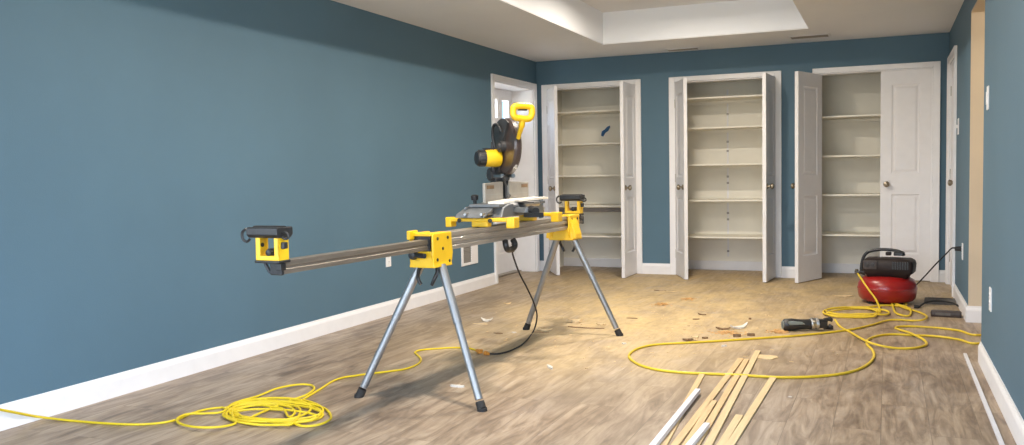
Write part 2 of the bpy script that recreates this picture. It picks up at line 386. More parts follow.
def base_profile(bh=.115, t=.015): return [(0, 0), (t, 0), (t, bh - .03), (t * .75, bh - .018), (t * .5, bh - .012), (t * .35, bh), (0, bh)]
def base_run(name, p0, p1, nrm, label, mt='white', parent=None):
    p0, p1, nrm = Vector(p0), Vector(p1), Vector(nrm); d = (p1 - p0)
    b = MB().prism(base_profile(), p0, nrm, (0, 0, 1), d.normalized(), 0, d.length)
    o = b.build(name, mt, parent)
    if not parent: struct(o, label, 'baseboard')
    return o
base_run('baseboard_left', (0, YR, 0), (0, DY0, 0), (1, 0, 0), 'long white baseboard along the left wall')
segs = [(0, CX[0][0]), (CX[0][1], CX[1][0]), (CX[1][1], CX[2][0]), (CX[2][1], W)]
nm = ('between entry door and left closet', 'between left and middle closets', 'between middle and right closets', 'in the right corner')
for (a, c), l in zip(segs, nm): base_run('baseboard_back', (a, 0, 0), (c, 0, 0), (0, -1, 0), 'short white baseboard ' + l)
o = base_run('baseboard_right', (W, HY1 - .012, 0), (W, RY0, 0), (-1, 0, 0), 'white baseboard on the right wall beyond the doorway')
base_run('return', (W - .015, HY1 - .012, 0), (W + T, HY1 - .012, 0), (0, -1, 0), '', parent=o)
base_run('baseboard_right', (WN, -6.9, 0), (WN, HY0, 0), (-1, 0, 0), 'white baseboard on the right wall nearest the camera')
base_run('baseboard_rear', (0, YR, 0), (.5, YR, 0), (0, 1, 0), 'white baseboard left of the patio door')
base_run('baseboard_rear', (3.7, YR, 0), (W, YR, 0), (0, 1, 0), 'white baseboard right of the patio door')

# hall beyond the opening
b = MB().box(5.6, 5.7, -4.6, -1.3, 0, H).box(W + T, 5.7, -1.4, -1.3, 0, H).box(W + T, 5.7, -4.7, -4.6, 0, H).box(W + T, 5.7, -4.7, -1.3, H, H + .05)
struct(b.build('wall_hall', 'hall'), 'cream walls of the hall beyond the doorway', 'wall')

# ------------------------------------------------------------------ panelled doors
def leaf_mesh(w, h, t, panels, holes=()):
    """door leaf: x 0..w, y -t/2..t/2, z 0..h; sunk and raised panels on both faces"""
    b = MB(); allr = sorted(list(panels) + list(holes), key=lambda r: (r[2], r[0]))
    zs = sorted({0, h, *[r[2] for r in allr], *[r[3] for r in allr]}); xs_ = sorted({0, w, *[r[0] for r in allr], *[r[1] for r in allr]})
    for sg in (-1, 1):
        y = sg * t / 2
        for i in range(len(xs_) - 1):
            for k in range(len(zs) - 1):
                mx, mz = (xs_[i] + xs_[i + 1]) / 2, (zs[k] + zs[k + 1]) / 2
                if any(r[0] < mx < r[1] and r[2] < mz < r[3] for r in allr): continue
                b._add([(xs_[i], y, zs[k]), (xs_[i + 1], y, zs[k]), (xs_[i + 1], y, zs[k + 1]), (xs_[i], y, zs[k + 1])], [(0, 1, 2, 3)])
        for (x0, x1, z0, z1) in panels:
            rs = []
            for ins, dp in ((0, 0), (.006, .0065), (.014, .0085), (.022, .0085), (.040, .002)):
                yy = sg * (t / 2 - dp)
                rs.append([(x0 + ins, yy, z0 + ins), (x1 - ins, yy, z0 + ins), (x1 - ins, yy, z1 - ins), (x0 + ins, yy, z1 - ins)])
            vs = [p for r in rs for p in r]; fs = []
            for q in range(4):
                for j in range(4): fs.append((q * 4 + j, q * 4 + (j + 1) % 4, q * 4 + 4 + (j + 1) % 4, q * 4 + 4 + j))
            fs.append((16, 17, 18, 19)); b._add(vs, fs)
    for (x0, x1, z0, z1) in holes:
        a = t / 2
        b._add([(x0, -a, z0), (x1, -a, z0), (x1, -a, z1), (x0, -a, z1), (x0, a, z0), (x1, a, z0), (x1, a, z1), (x0, a, z1)],
               [(0, 1, 5, 4), (1, 2, 6, 5), (2, 3, 7, 6), (3, 0, 4, 7)])
    a = t / 2
    b._add([(0, -a, 0), (w, -a, 0), (w, -a, h), (0, -a, h), (0, a, 0), (w, a, 0), (w, a, h), (0, a, h)], [(0, 1, 5, 4), (1, 2, 6, 5), (2, 3, 7, 6), (3, 0, 4, 7)])
    bmesh.ops.remove_doubles(b.bm, verts=b.bm.verts, dist=1e-5)
    return b
def knob(parent, x, z, t, mt='brass', sides=(-1, 1)):
    for sg in sides:
        MB().lathe([(.0, 0), (.028, 0), (.028, .004), (.022, .009), (.011, .011), (.010, .024), (.016, .03), (.026, .038), (.0285, .048), (.025, .058), (.014, .064), (0, .066)],
                   (x, sg * t / 2, z), (0, sg, 0), 20).build('door_knob', mt, parent, smooth=True)
LW, LH, LT = (OP[0][1] - OP[0][0]) / 2 - .014, OH - .02, .035
def closet_door(n, hx, hand, ang, label, LW=LW):
    """hand +1: hinge on left, leaf runs +x when closed; ang = opening angle"""
    d = thing('door_%d' % n, label, 'door', (hx, -.005, .008), group=None, kind='structure')
    st = .098
    pan = [(st, LW - st, .25, .83), (st, LW - st, 1.03, 1.885)]
    lf = leaf_mesh(LW, LH, LT, pan).build('leaf', 'door', d, bevel=0)
    knob(d, LW - .055, .93, LT, sides=((-1,) if hand > 0 else (1,)))
    for z in (.22, 1.02, 1.80):
        MB().cyl((-.006, -LT / 2 - .004, z - .045), (-.006, -LT / 2 - .004, z + .045), .0065, n=10).build('hinge', 'nickel', d, smooth=True)
        MB().box(-.004, .030, -LT / 2 - .002, -LT / 2 + .001, z - .044, z + .044).build('hinge', 'nickel', d)
    if hand > 0: d.rotation_euler = (0, 0, -ang)
    else: d.rotation_euler = (0, 0, pi + ang)
    return d
def open_angle(hx, hand, u, v):
    p = fl(u, v); dx, dy = p.x - hx, p.y
    return atan2(-dy, dx * hand)
h0 = OP[0][0] + .012; h1 = OP[0][1] - .012
closet_door(3, h0, 1, radians(60), 'left leaf of the left closet, swung open behind the saw')
closet_door(4, h1, -1, radians(90), 'right leaf of the left closet, swung open')
closet_door(5, OP[1][0] + .012, 1, radians(67), 'left leaf of the middle closet, swung open')
closet_door(6, OP[1][1] - .012, -1, radians(86), 'right leaf of the middle closet, swung open')
closet_door(7, OP[2][0] + .012, 1, radians(112), 'left leaf of the right closet, folded wide open')
closet_door(8, OP[2][1] - .012, -1, 0, 'closed right leaf of the right closet behind the compressor', LW=LW * .905)
bpy.data.objects['door_8'].location.y = .03

# entry door at the end of the left wall (leaf at the back of the deep reveal)
dw, dh = (DY1 - DY0 - 2 * CW) - .03, OH - .02
d = thing('door_1', 'pale entry door with small square glass lights, end of left wall', 'door', (-DEP + .02, DY0 + CW + .015, .01), pi / 2, kind='structure')
lt = [(.10, .10 + .17, 1.70, 1.885), (.455 - .085 + .005, .455 + .09, 1.70, 1.885), (dw - .27, dw - .10, 1.70, 1.885)]
pn = [(.10, .46, .22, .78), (dw - .46, dw - .10, .22, .78), (.10, .46, .95, 1.58), (dw - .46, dw - .10, .95, 1.58)]
# openings need one grid: three lights above, four panels below
lf = leaf_mesh(dw, dh, .045, pn, [(.12, .30, 1.70, 1.90), (dw / 2 - .09, dw / 2 + .09, 1.70, 1.90), (dw - .30, dw - .12, 1.70, 1.90)]).build('leaf', 'door', d)
for x0 in (.12, dw / 2 - .09, dw - .30):
    MB().box(x0, x0 + .18, -.003, .003, 1.70, 1.90).build('pane', 'glass', d)
    b = MB()
    for sg in (-1, 1):
        y0, y1 = sorted((sg * .0225, sg * .031))
        b.box(x0 - .02, x0, y0, y1, 1.68, 1.92).box(x0 + .18, x0 + .20, y0, y1, 1.68, 1.92).box(x0, x0 + .18, y0, y1, 1.68, 1.70).box(x0, x0 + .18, y0, y1, 1.90, 1.92)
    b.build('glazing_bead', 'white', d, bevel=.002)
knob(d, .07, .95, .045, 'nickel')
MB().box(-.015, dw + .015, -.10, .03, -.01, .008).build('threshold', 'nickel', d, bevel=.003)
# outside wall behind: door wall opening reaches daylight
# door in the right wall
dw = (RY1 - RY0 - 2 * CW) - .03
d = thing('door_2', 'white closed door in the right wall by the corner', 'door', (W + .03, RY1 - CW - .015, .01), -pi / 2, kind='structure')
leaf_mesh(dw, dh, .04, [(.13, dw - .13, .25, .83), (.13, dw - .13, 1.03, 1.885)]).build('leaf', 'door', d)
knob(d, dw - .07, .95, .04)
for z in (.25, 1.02, 1.78): MB().box(-.012, .014, -.026, -.018, z - .045, z + .045).build('hinge', 'nickel', d)

# ------------------------------------------------------------------ wall plates, vents
def plate(name, label, cat, loc, rz, w, h, kind):
    p = thing(name, label, cat, loc, rz)          # local -Y faces the room
    MB().box(-w / 2, w / 2, -.006, 0, -h / 2, h / 2).build('cover_plate', 'white', p, bevel=.002)
    if kind == 'switch': MB().box(-.006, .006, -.018, -.006, -.012, .014).build('toggle', 'white', p, bevel=.002)
    if kind == 'rocker': MB().box(-.017, .017, -.011, -.006, -.034, .034).build('rocker', 'white', p, bevel=.002)
    if kind == 'outlet':
        for sz in (-1, 1):
            s = MB().lathe([(0, 0), (.016, 0), (.016, .004), (0, .004)], (0, -.005, sz * .02), (0, -1, 0), 16).build('socket', 'white', p)
            MB().box(-.007, -.005, -.0096, -.009, sz * .02 - .004, sz * .02 + .005).box(.005, .007, -.0096, -.009, sz * .02 - .004, sz * .02 + .005).build('slot', 'black', s)
    return p
plate('wall_outlet', 'white outlet low on the long left wall', 'outlet', (0, -3.275, .443), pi / 2, .075, .115, 'outlet')
plate('wall_outlet', 'white outlet low on the right wall nearest the camera', 'outlet', (WN, -4.22, .42), -pi / 2, .08, .12, 'outlet')
plate('light_switch', 'white light switch high on the right wall nearest the camera', 'switch', (WN, -3.98, 1.455), -pi / 2, .08, .125, 'rocker')
oo = plate('wall_outlet', 'white outlet holding the compressor plug beyond the doorway', 'outlet', (W, -1.83, .455), -pi / 2, .08, .125, 'outlet')
plate('light_switch', 'small white switch on the right wall between door and doorway', 'switch', (W, -1.27, 1.42), -pi / 2, .10, .13, 'switch')
# return-air grille on the left wall
v = thing('wall_vent', 'white framed return vent low on the left wall beside the entry door', 'vent', (0, -1.81, .352), pi / 2)
b = MB().box(-.175, .175, -.010, 0, -.10, -.075).box(-.175, .175, -.010, 0, .075, .10).box(-.175, -.135, -.010, 0, -.075, .075).box(.03, .175, -.010, 0, -.075, .075)
b.build('frame', 'white', v, bevel=.003)
MB().box(-.135, .03, -.002, 0, -.075, .075).build('backing', 'grille', v)
b = MB()
for k in range(9): b.obox((-.0525, -.006, -.067 + k * .0168), (1, 0, 0), (0, 1, -.7), (0, .7, 1), (.082, .005, .0012))
b.build('louvres', 'fence', v)
# ceiling registers
def register(x0, x1, y0, y1, label):
    v = thing('ceiling_vent', label, 'vent', ((x0 + x1) / 2, (y0 + y1) / 2, H), group='ceiling vents near the closets')
    a, c = (x1 - x0) / 2, (y1 - y0) / 2
    b = MB().box(-a, a, -c, -c + .018, -.006, 0).box(-a, a, c - .018, c, -.006, 0).box(-a, -a + .018, -c, c, -.006, 0).box(a - .018, a, -c, c, -.006, 0)
    b.build('frame', 'ceil', v, bevel=.002)
    MB().box(-a + .018, a - .018, -c + .018, c - .018, -.001, 0).build('backing', 'grille', v)
    b = MB(); n = 5
    for k in range(n): b.obox((0, -c + .02 + (k + .5) * (2 * c - .04) / n, -.004), (1, 0, 0), (0, 1, .6), (0, -.6, 1), (a - .018, .007, .001))
    b.build('slats', 'fence', v)
register(1.52, 1.86, -.24, -.10, 'slim ceiling vent above the middle closet')
register(2.76, 3.13, -.50, -.32, 'grey ceiling vent above the right closet, beside the tray')

# recessed lights in the tray (above the frame)
LX, LYs = (2.02,), (-2.2, -3.9, -5.6)
yd = {-2.2: 'nearest the closets', -3.9: 'in its middle', -5.6: 'at its rear end'}
for x in LX:
    for y in LYs:
        l = thing('recessed_light', 'round recessed light in the raised ceiling tray, %s' % yd[y], 'light', (x, y, TH), group='recessed lights in the tray')
        MB().lathe([(.075, 0), (.095, 0), (.095, -.006), (.075, -.010)], (0, 0, 0), (0, 0, 1), 28).build('trim_ring', 'white', l, smooth=True)
        MB().lathe([(0, -.001), (.075, -.001), (.075, -.004), (0, -.004)], (0, 0, 0), (0, 0, 1), 28).build('diffuser', 'lamp', l)
        ld = bpy.data.lights.new('lamp', 'AREA'); ld.shape = 'DISK'; ld.size = .15; ld.energy = 33; ld.color = (1, .90, .77); ld.spread = radians(172)
        lo = bpy.data.objects.new('lamp', ld); C.objects.link(lo); lo.parent = l; lo.location = (0, 0, -.012)
# hall lamp
l = thing('hall_light', 'round ceiling light in the hall beyond the doorway', 'light', (4.95, -3.2, H))
MB().lathe([(0, 0), (.14, 0), (.14, -.02), (.11, -.06), (.0, -.075)], (0, 0, 0), (0, 0, 1), 28).build('diffuser', 'lamp', l, smooth=True)
ld = bpy.data.lights.new('lamp', 'POINT'); ld.energy = 7; ld.color = (1, .80, .56); ld.shadow_soft_size = .1
lo = bpy.data.objects.new('lamp', ld); C.objects.link(lo); lo.parent = l; lo.location = (0, 0, -.2)

# ------------------------------------------------------------------ saw stand (local x right, y along the rail)
SO = Vector((1.552, -5.588, 0)); SR = radians(-2.25)
def SW(x, y, z): return SO + Rz(SR) @ Vector((x, y, z))
st = thing('saw_stand', 'long aluminium folding stand with yellow brackets carrying the mitre saw', 'saw stand', SO, SR)
RH, RZ0, RZ1 = .046, .725, .812
prof = [(-RH, RZ0), (RH, RZ0), (RH, RZ0 + .018), (RH - .007, RZ0 + .022), (RH - .007, RZ0 + .036), (RH, RZ0 + .040), (RH, RZ0 + .056), (RH - .005, RZ0 + .060), (RH - .005, RZ0 + .066), (RH, RZ0 + .070), (RH, RZ1), (RH - .02, RZ1),
        (RH - .022, RZ1 - .004), (-RH + .022, RZ1 - .004), (-RH + .02, RZ1), (-RH, RZ1), (-RH, RZ0 + .040), (-RH + .007, RZ0 + .036), (-RH + .007, RZ0 + .022), (-RH, RZ0 + .018)]
MB().prism(prof, (0, 0, 0), (1, 0, 0), (0, 0, 1), (0, 1, 0), .07, 2.08).build('rail', 'rail', st)
for y0, y1, x in ((-1.0, .12, .012), (2.0, 2.30, -.035)):
    pr = [(x - .025, .739), (x + .025, .739), (x + .025, .757), (x + .020, .760), (x + .020, .766), (x + .025, .769), (x + .025, .790), (x - .025, .790)]
    MB().prism(pr, (0, 0, 0), (1, 0, 0), (0, 0, 1), (0, 1, 0), y0, y1).build('extension_tube', 'tube', st, bevel=.0015)
    e = MB().box(x - .028, x + .028, (y0 - .006 if y0 < 0 else y1 - .01), (y0 + .01 if y0 < 0 else y1 + .006), .736, .793).build('end_cap', 'black', st, bevel=.004)
MB().box(-RH, RH, .064, .069, RZ0, RZ1).build('end_cap', 'black', st, bevel=.001)
# leg brackets
for sy, yc in ((1, .15), (-1, 1.93)):
    # cast yellow head: flared cheek plates on both sides plus web and clamp
    ch = [(-.088, -.004), (-.092, .05), (-.092, .11), (-.090, .155), (.092, .155), (.096, .10), (.104, .05), (.094, .012), (.07, -.012), (-.06, -.014)]
    hd = MB()
    for sx in (-1, 1):
        hd.prism([(p[0] * sy, p[1]) for p in ch], (sx * .056, yc, .665), (0, 1, 0), (0, 0, 1), (sx, 0, 0), 0, .012)
    fw = .072 if sy > 0 else .088
    hd.prism([(-fw, 0), (fw, 0), (fw - .008, .05), (.052, .082), (-.052, .082), (-fw + .008, .05)], (0, yc, .652), (1, 0, 0), (0, 0, 1), (0, 1, 0), -.088, .088)
    if sy < 0:          # rounded shoulder over the right leg
        hd.prism([(.045, .14), (.062, .145), (.082, .10), (.105, .03), (.108, .0), (.075, -.004), (.055, .06)], (0, yc, .665), (1, 0, 0), (0, 0, 1), (0, 1, 0), -.085, .03)
        hd.prism([(-.045, .14), (-.062, .145), (-.082, .10), (-.105, .03), (-.108, .0), (-.075, -.004), (-.055, .06)], (0, yc, .665), (1, 0, 0), (0, 0, 1), (0, 1, 0), -.085, .03)
    h = hd.build('leg_bracket', 'yellow', st, bevel=.005)
    cl = MB().box(-.056, .058, yc - .095, yc - .05, .806, .824).box(-.058, -.040, yc - .13, yc - .05, .790, .834).box(.02, .060, yc - .05, yc + .05, .812, .822)
    cl.build('clamp', 'yellow', h, bevel=.005)
    for dy, dz in ((-.055, .15), (.055, .15), (.0, .09), (.072, .012), (-.06, .03)):
        MB().lathe([(0, 0), (.008, 0), (.008, .004), (0, .005)], (.067, yc + dy * .9, .665 + dz * .85), (1, 0, 0), 12).build('bolt', 'black', h)
    ks = -1 if sy > 0 else 1
    MB().cyl((-.05, yc + ks * .10, .715), (.045, yc + ks * .135, .715), .014, .012, 12).lathe([(0, 0), (.022, .0), (.024, .012), (.018, .03), (0, .034)], (-.035, yc + ks * .095, .715), (0, ks, 0), 14).build('lock_knob', 'black', h, smooth=True)
    for sx in (-1, 1):
        top = Vector((sx * .060, yc, .658)); bot = Vector((sx * .347, -.0 if sy > 0 else 2.022, .0))
        dr = (bot - top).normalized()
        f0 = bot - dr * .055
        lg = MB().tube([top, top + dr * .30, top + dr * .3001, f0], [.0215, .0215, .019, .019], n=18).build('leg', 'leg', st, smooth=True)
        q = MB().tube([f0 + dr * .01, bot - dr * .012], [.021, .0225], n=18)
        q.cyl((bot.x, bot.y, .016), (bot.x, bot.y, 0), .022, .024, 18)
        q.build('foot', 'rubber', lg, smooth=True)
        # folding lever
        a = Vector((sx * .042, yc - sy * .02, .66)); 
        c = [a, a + Vector((sx * .012, -sy * .012, -.03)), a + Vector((sx * .004, -sy * .03, -.065)), a + Vector((-sx * .012, -sy * .03, -.095))]
        MB().tube(spline(c, 5), .011, .008, 10).build('release_lever', 'black', h, smooth=True)
# work supports at the two ends: post, yellow yoke, black roller
def support(x, y, dz, sc_, lab):
    e = bpy.data.objects.new('work_support', None); C.objects.link(e); e.parent = st; e.location = (x, y, .80 * (1 - sc_) + dz); e.scale = (sc_, sc_, sc_); e['label'] = lab
    w = .066
    b = MB().box(-w, w, -.036, .036, .782, .804)
    for sx in (-1, 1):
        b.box(min(sx * w, sx * (w - .008)), max(sx * w, sx * (w - .008)), -.036, .036, .80, .892)
        x0, x1 = sorted((sx * w, sx * (w - .026))); b.box(x0, x1, -.036, -.030, .80, .892)
        x0, x1 = sorted((sx * w, sx * (w - .014))); b.box(x0, x1, .030, .036, .80, .892)
    b.build('yoke', 'yellow', e, bevel=.003)
    MB().box(-w - .004, w + .004, -.042, .042, .770, .783).build('base_plate', 'black', e, bevel=.004)
    MB().box(-.012, .022, -.02, .02, .80, .835).lathe([(0, 0), (.015, 0), (.015, .02), (0, .022)], (.008, -.02, .818), (0, -1, 0), 12).build('height_knob', 'black', e, bevel=.003)
    MB().box(.066, .086, -.022, .006, .835, .865).build('side_knob', 'black', e, bevel=.004)
    MB().cyl((-w - .005, 0, .85), (-w + .012, 0, .85), .010, n=12).build('bolt', 'black', e)
    for sx in (-.045, .052): MB().lathe([(0, 0), (.012, 0), (.012, .006), (0, .009)], (sx, -.036, .892), (0, 0, 1), 12).build('stud', 'steel', e, smooth=True)
    # roller tray
    b = MB().prism([(-.055, .0), (-.04, -.014), (.04, -.014), (.055, .0), (.055, .030), (.048, .034), (-.048, .034), (-.055, .030)], (0, 0, .898), (0, 1, 0), (0, 0, 1), (1, 0, 0), -.100, .076)
    b.build('roller_frame', 'black', e, bevel=.003)
    MB().cyl((-.095, 0, .912), (.072, 0, .912), .026, n=20).build('roller', 'black', e, smooth=True)
    c = [(-.104, -.05, .925), (-.122, -.052, .912), (-.126, -.052, .892), (-.118, -.052, .874), (-.10, -.05, .868), (-.085, -.05, .878)]
    MB().tube(spline(c, 5), .0065, n=8).build('stop_hook', 'black', e, smooth=True)
    c = [(.074, -.02, .905), (.095, -.02, .910), (.110, -.02, .900), (.110, -.02, .885), (.092, -.02, .880), (.074, -.02, .887)]
    MB().tube(spline(c, 5), .0055, n=8).build('stop_hook', 'black', e, smooth=True)
    # bent bracket down to the tube
    c = [(-.045, 0, .77), (-.03, 0, .745), (-.012, 0, .725), (.03, 0, .722), (.045, 0, .735)]
    MB().tube(spline(c, 5), .008, n=8).build('clamp_hook', 'black', e, smooth=True)
    MB().box(.030, .060, -.018, .02, .735, .768).build('tube_clamp', 'black', e, bevel=.004)
support(-.006, -1.0, .008, .83, 'black roller on a yellow yoke at the free end of the tube')
support(-.042, 2.20, .030, .88, 'black roller on a yellow yoke at the closet end of the rail')

# ------------------------------------------------------------------ mitre saw on its two yellow mounting brackets
SP = Vector((0, 1.03, .815)); 
sw = thing('miter_saw', 'yellow and black mitre saw with its head raised, on the stand', 'saw', SW(*SP), SR)
def SB(): return MB(SP)
for k, y in enumerate((.70, 1.32)):
    b = SB().box(-.20, .21, y - .030, y + .030, .842, .862)
    b.box(-.210, -.175, y - .034, y + .034, .812, .866).box(.165, .215, y - .034, y + .034, .808, .866)
    b.box(-.05, .05, y - .026, y + .026, .813, .845)
    br = b.build('mounting_bracket', 'yellow', sw, bevel=.005)
    for x in (-.12, .07): MB(SP).lathe([(0, 0), (.012, 0), (.012, .006), (0, .008)], (x, y - .032, .849), (0, -1, 0), 12).build('bolt', 'black', br)
    q = MB(SP); yb = y + .24 if k == 0 else y - .02
    c = [(.05, yb - .05, .722), (.058, yb - .06, .70), (.06, yb - .05, .678), (.056, yb - .02, .668), (.056, yb + .02, .668), (.06, yb + .05, .678), (.058, yb + .06, .70), (.05, yb + .05, .722)]
    if k == 0: q.tube(spline(c, 5), .017, n=10).build('clamp_lever', 'black', br, smooth=True)
# base casting, extension wings
b = SB()
b.prism([(-.30, 0), (.30, 0), (.27, .055), (.20, .072), (-.20, .072), (-.27, .055)], (0, 1.03, .862), (0, 1, 0), (0, 0, 1), (1, 0, 0), -.13, .11)
b.build('base', 'casting', sw, bevel=.006)
SB().box(-.09, .10, .72, .80, .918, .936).build('wing', 'casting', sw, bevel=.004)
SB().box(-.09, .10, 1.26, 1.36, .918, .936).build('wing', 'casting', sw, bevel=.004)
SB().prism([(0, 0), (.12, .03), (.12, .052), (.02, .02)], (0, .61, .865), (0, 1, 0), (0, 0, 1), (1, 0, 0), -.12, .06).build('base_foot', 'casting', sw, bevel=.004)
SB().lathe([(0, .0), (.17, .0), (.175, .01), (.17, .022), (0, .022)], (.02, 1.03, .916), (0, 0, 1), 40).build('turntable', 'steel', sw, smooth=True)
for x in (-.05, .05): SB().cyl((x, .60, .885), (x, 1.46, .885), .008, n=10).build('slide_bar', 'steel', sw, smooth=True)
SB().lathe([(0, 0), (.010, 0), (.010, .03), (.020, .034), (.022, .055), (.014, .062), (0, .064)], (-.09, .80, .925), (0, -.1, 1), 14).build('knob', 'black', sw, smooth=True)
SB().tube([(-.09, .68, .915), (-.09, .80, .925)], .006, n=8).build('lever', 'steel', sw, smooth=True)
# fence
for (y0, y1) in ((.775, 1.005), (1.08, 1.365)):
    ym = y0 + .04 if y0 < .9 else y1 - .04
    pl = [(y0, .936), (y1, .936), (y1, 1.058 if y0 < .9 else 1.048), (y0, 1.058 if y0 > .9 else 1.05)]
    f_ = SB().prism(pl, (0, 0, 0), (0, 1, 0), (0, 0, 1), (1, 0, 0), -.03, -.012).build('fence', 'fence', sw, bevel=.004)
    yy = y0 + .02 if y0 < .9 else y1 - .11
    SB().box(-.012, -.0112, yy, yy + .09, 1.018, 1.038).build('scale_label', 'dark_chip', f_)
    SB().box(-.0122, -.0110, y0 + .01, y1 - .01, .985, .988).build('groove', 'grille', f_)
# swung arm and head: e towards the operator, n to the motor side
A = radians(-42); E_ = Vector((cos(A), sin(A), 0)); N_ = Vector((sin(A), -cos(A), 0)); Z_ = Vector((0, 0, 1))
PC = Vector((.0, 1.045, 0))
def hp(e, n, z): return PC + E_ * e + N_ * n + Z_ * z
b = SB().prism([(-.05, 0), (.05, 0), (.035, .03), (-.035, .03)], hp(.10, 0, .885), N_, Z_, E_, 0, .24)
b.build('miter_arm', 'casting', sw, bevel=.005)
b = SB().cyl(hp(.33, 0, .90), hp(.39, 0, .895), .026, .022, 14).obox(hp(.36, 0, .875), E_, N_, Z_, (.035, .045, .012))
b.build('miter_lock', 'black', sw, smooth=True)
SB().obox(hp(.12, 0, .941), E_, N_, Z_, (.20, .022, .002)).build('kerf_plate', 'black', sw)
# rear column and pivot
b = SB().hull([hp(-.13, -.045, .93), hp(-.13, .045, .93), hp(-.22, .045, .93), hp(-.22, -.045, .93)], [hp(-.12, -.03, 1.10), hp(-.12, .03, 1.10), hp(-.19, .03, 1.10), hp(-.19, -.03, 1.10)])
b.cyl(hp(-.155, -.05, 1.10), hp(-.155, .06, 1.10), .038, n=20)
b.build('bevel_column', 'guard', sw, bevel=.004)
for n_ in (-.035, .035): SB().cyl(hp(-.24, n_, 1.09), hp(.0, n_, 1.09), .0125, n=12).build('slide_rail', 'steel', sw, smooth=True)
b = SB().hull([hp(-.18, -.03, 1.08), hp(-.18, .03, 1.08), hp(-.12, .03, 1.08), hp(-.12, -.03, 1.08)], [hp(-.10, -.02, 1.20), hp(-.10, .035, 1.20), hp(-.02, .035, 1.18), hp(-.02, -.02, 1.18)])
b.build('pivot_arm', 'guard', sw, bevel=.006)
# hold-down screw in front of the fence gap
b = SB().cyl((.0, 1.02, .94), (.0, 1.02, 1.03), .008, n=10).lathe([(0, 0), (.02, .004), (.022, .02), (.012, .03), (0, .032)], (.0, 1.02, 1.06), (0, 0, 1), 12)
b.tube([(.0, 1.02, 1.03), (-.0, .995, 1.075)], .008, n=8).tube([(.0, 1.02, 1.03), (-.0, 1.05, 1.085)], .008, n=8).tube([(.0, 1.02, .95), (.0, 1.065, .975)], .009, n=8)
b.build('hold_down', 'black', sw, smooth=True)
# blade and guards
BC = (.0, 1.262)           # e, z of arbor
def disc(b, r0, r1, n0, n1, a0, a1, k=40, e0=BC[0], z0=BC[1]):
    rs = []
    for i in range(k + 1):
        a = a0 + (a1 - a0) * i / k
        d = lambda r, n: hp(e0 + r * cos(a), n, z0 + r * sin(a))
        rs.append([d(r0, n0), d(r1 - .012, n0), d(r1, n0 + (n1 - n0) * .25), d(r1, n0 + (n1 - n0) * .75), d(r1 - .012, n1), d(r0, n1)])
    full = abs(abs(a1 - a0) - 2 * pi) < 1e-6
    if full: rs = rs[:-1]
    b.rings(rs, not full, full)
b = SB(); disc(b, .02, .1525, -.0015, .0015, 0, 2 * pi, 60); 
for i in range(40):
    a = 2 * pi * i / 40; b.obox(hp(BC[0] + .153 * cos(a), 0, BC[1] + .153 * sin(a)), E_ * cos(a) + Z_ * sin(a), N_, Z_ * cos(a) - E_ * sin(a), (.004, .0018, .003))
b.build('blade', 'steel', sw)
b = SB(); disc(b, .0301, .160, .020, .036, radians(55), radians(235)); b.build('upper_guard', 'guard', sw, smooth=True)
b = SB(); disc(b, .03, .165, -.026, .020, radians(-125), radians(235)); b.build('lower_guard', 'smoke', sw, smooth=True)
b = SB().cyl(hp(BC[0], -.04, BC[1]), hp(BC[0], .05, BC[1]), .034, n=24).lathe([(0, 0), (.022, 0), (.020, .012), (0, .014)], hp(BC[0], .05, BC[1]), N_, 20)
b.build('arbor_cover', 'guard', sw, smooth=True)
# motor
me_, mz = -.050, 1.195
b = SB().lathe([(.0, .03), (.048, .03), (.052, .042), (.052, .09), (.049, .125), (.0, .125)], hp(me_, 0, mz), N_, 26); b.build('motor', 'yellow', sw, smooth=True)
b = SB().lathe([(.0, .125), (.049, .125), (.048, .135), (.045, .165), (.038, .174), (.0, .176)], hp(me_, 0, mz), N_, 26)
b.obox(hp(me_, .10, mz + .050), N_, E_, Z_, (.03, .018, .008)); mo = b.build('motor_cap', 'black', sw, smooth=True)
b = SB()
for i in range(12):
    a = 2 * pi * i / 12; b.obox(hp(me_ + .046 * cos(a), .148, mz + .046 * sin(a)), N_, E_ * cos(a) + Z_ * sin(a), Z_ * cos(a) - E_ * sin(a), (.014, .003, .004))
b.build('cooling_ribs', 'guard', mo)
# carrying handle / spring bar behind
c = [hp(-.06, .045, 1.225), hp(-.07, .06, 1.30), hp(-.06, .065, 1.365), hp(-.03, .06, 1.39), hp(.0, .05, 1.375), hp(.01, .04, 1.345)]
SB().tube(spline(c, 6), .009, n=10).build('carry_bar', 'black', sw, smooth=True)
c = [hp(-.10, .05, 1.12), hp(-.09, .06, 1.20), hp(-.08, .058, 1.29)]
SB().tube(spline(c, 6), .012, n=10).build('spring_housing', 'guard', sw, smooth=True)
# D handle across the head
HC = (.24, .0, 1.445)
lp = [(-.070, .036), (-.035, .044), (.03, .044), (.066, .040), (.080, .022), (.078, -.012), (.058, -.036), (.015, -.040), (-.02, -.036), (-.05, -.034), (-.074, -.018), (-.078, .01)]
pts = [hp(HC[0] - .01, -q[0] * .72, HC[2] - .006 + q[1] * .84) for q in lp]
hd = SB().tube(spline(pts, 5, True), .0185, n=12, closed=True).build('handle', 'yellow', sw, smooth=True)
c = [hp(.165, .0, 1.30), hp(.19, .0, 1.335), hp(.215, .0, 1.365), hp(.23, .0, 1.41)]
SB().tube(spline(c, 5), [.012] * 5 + [.014] * 5 + [.018] * 6, n=12).build('handle_stem', 'yellow', sw, smooth=True)
SB().obox(hp(HC[0] - .01, .0, HC[2] + .018), N_, E_, Z_, (.028, .008, .012)).build('trigger', 'black', hd, bevel=.004)
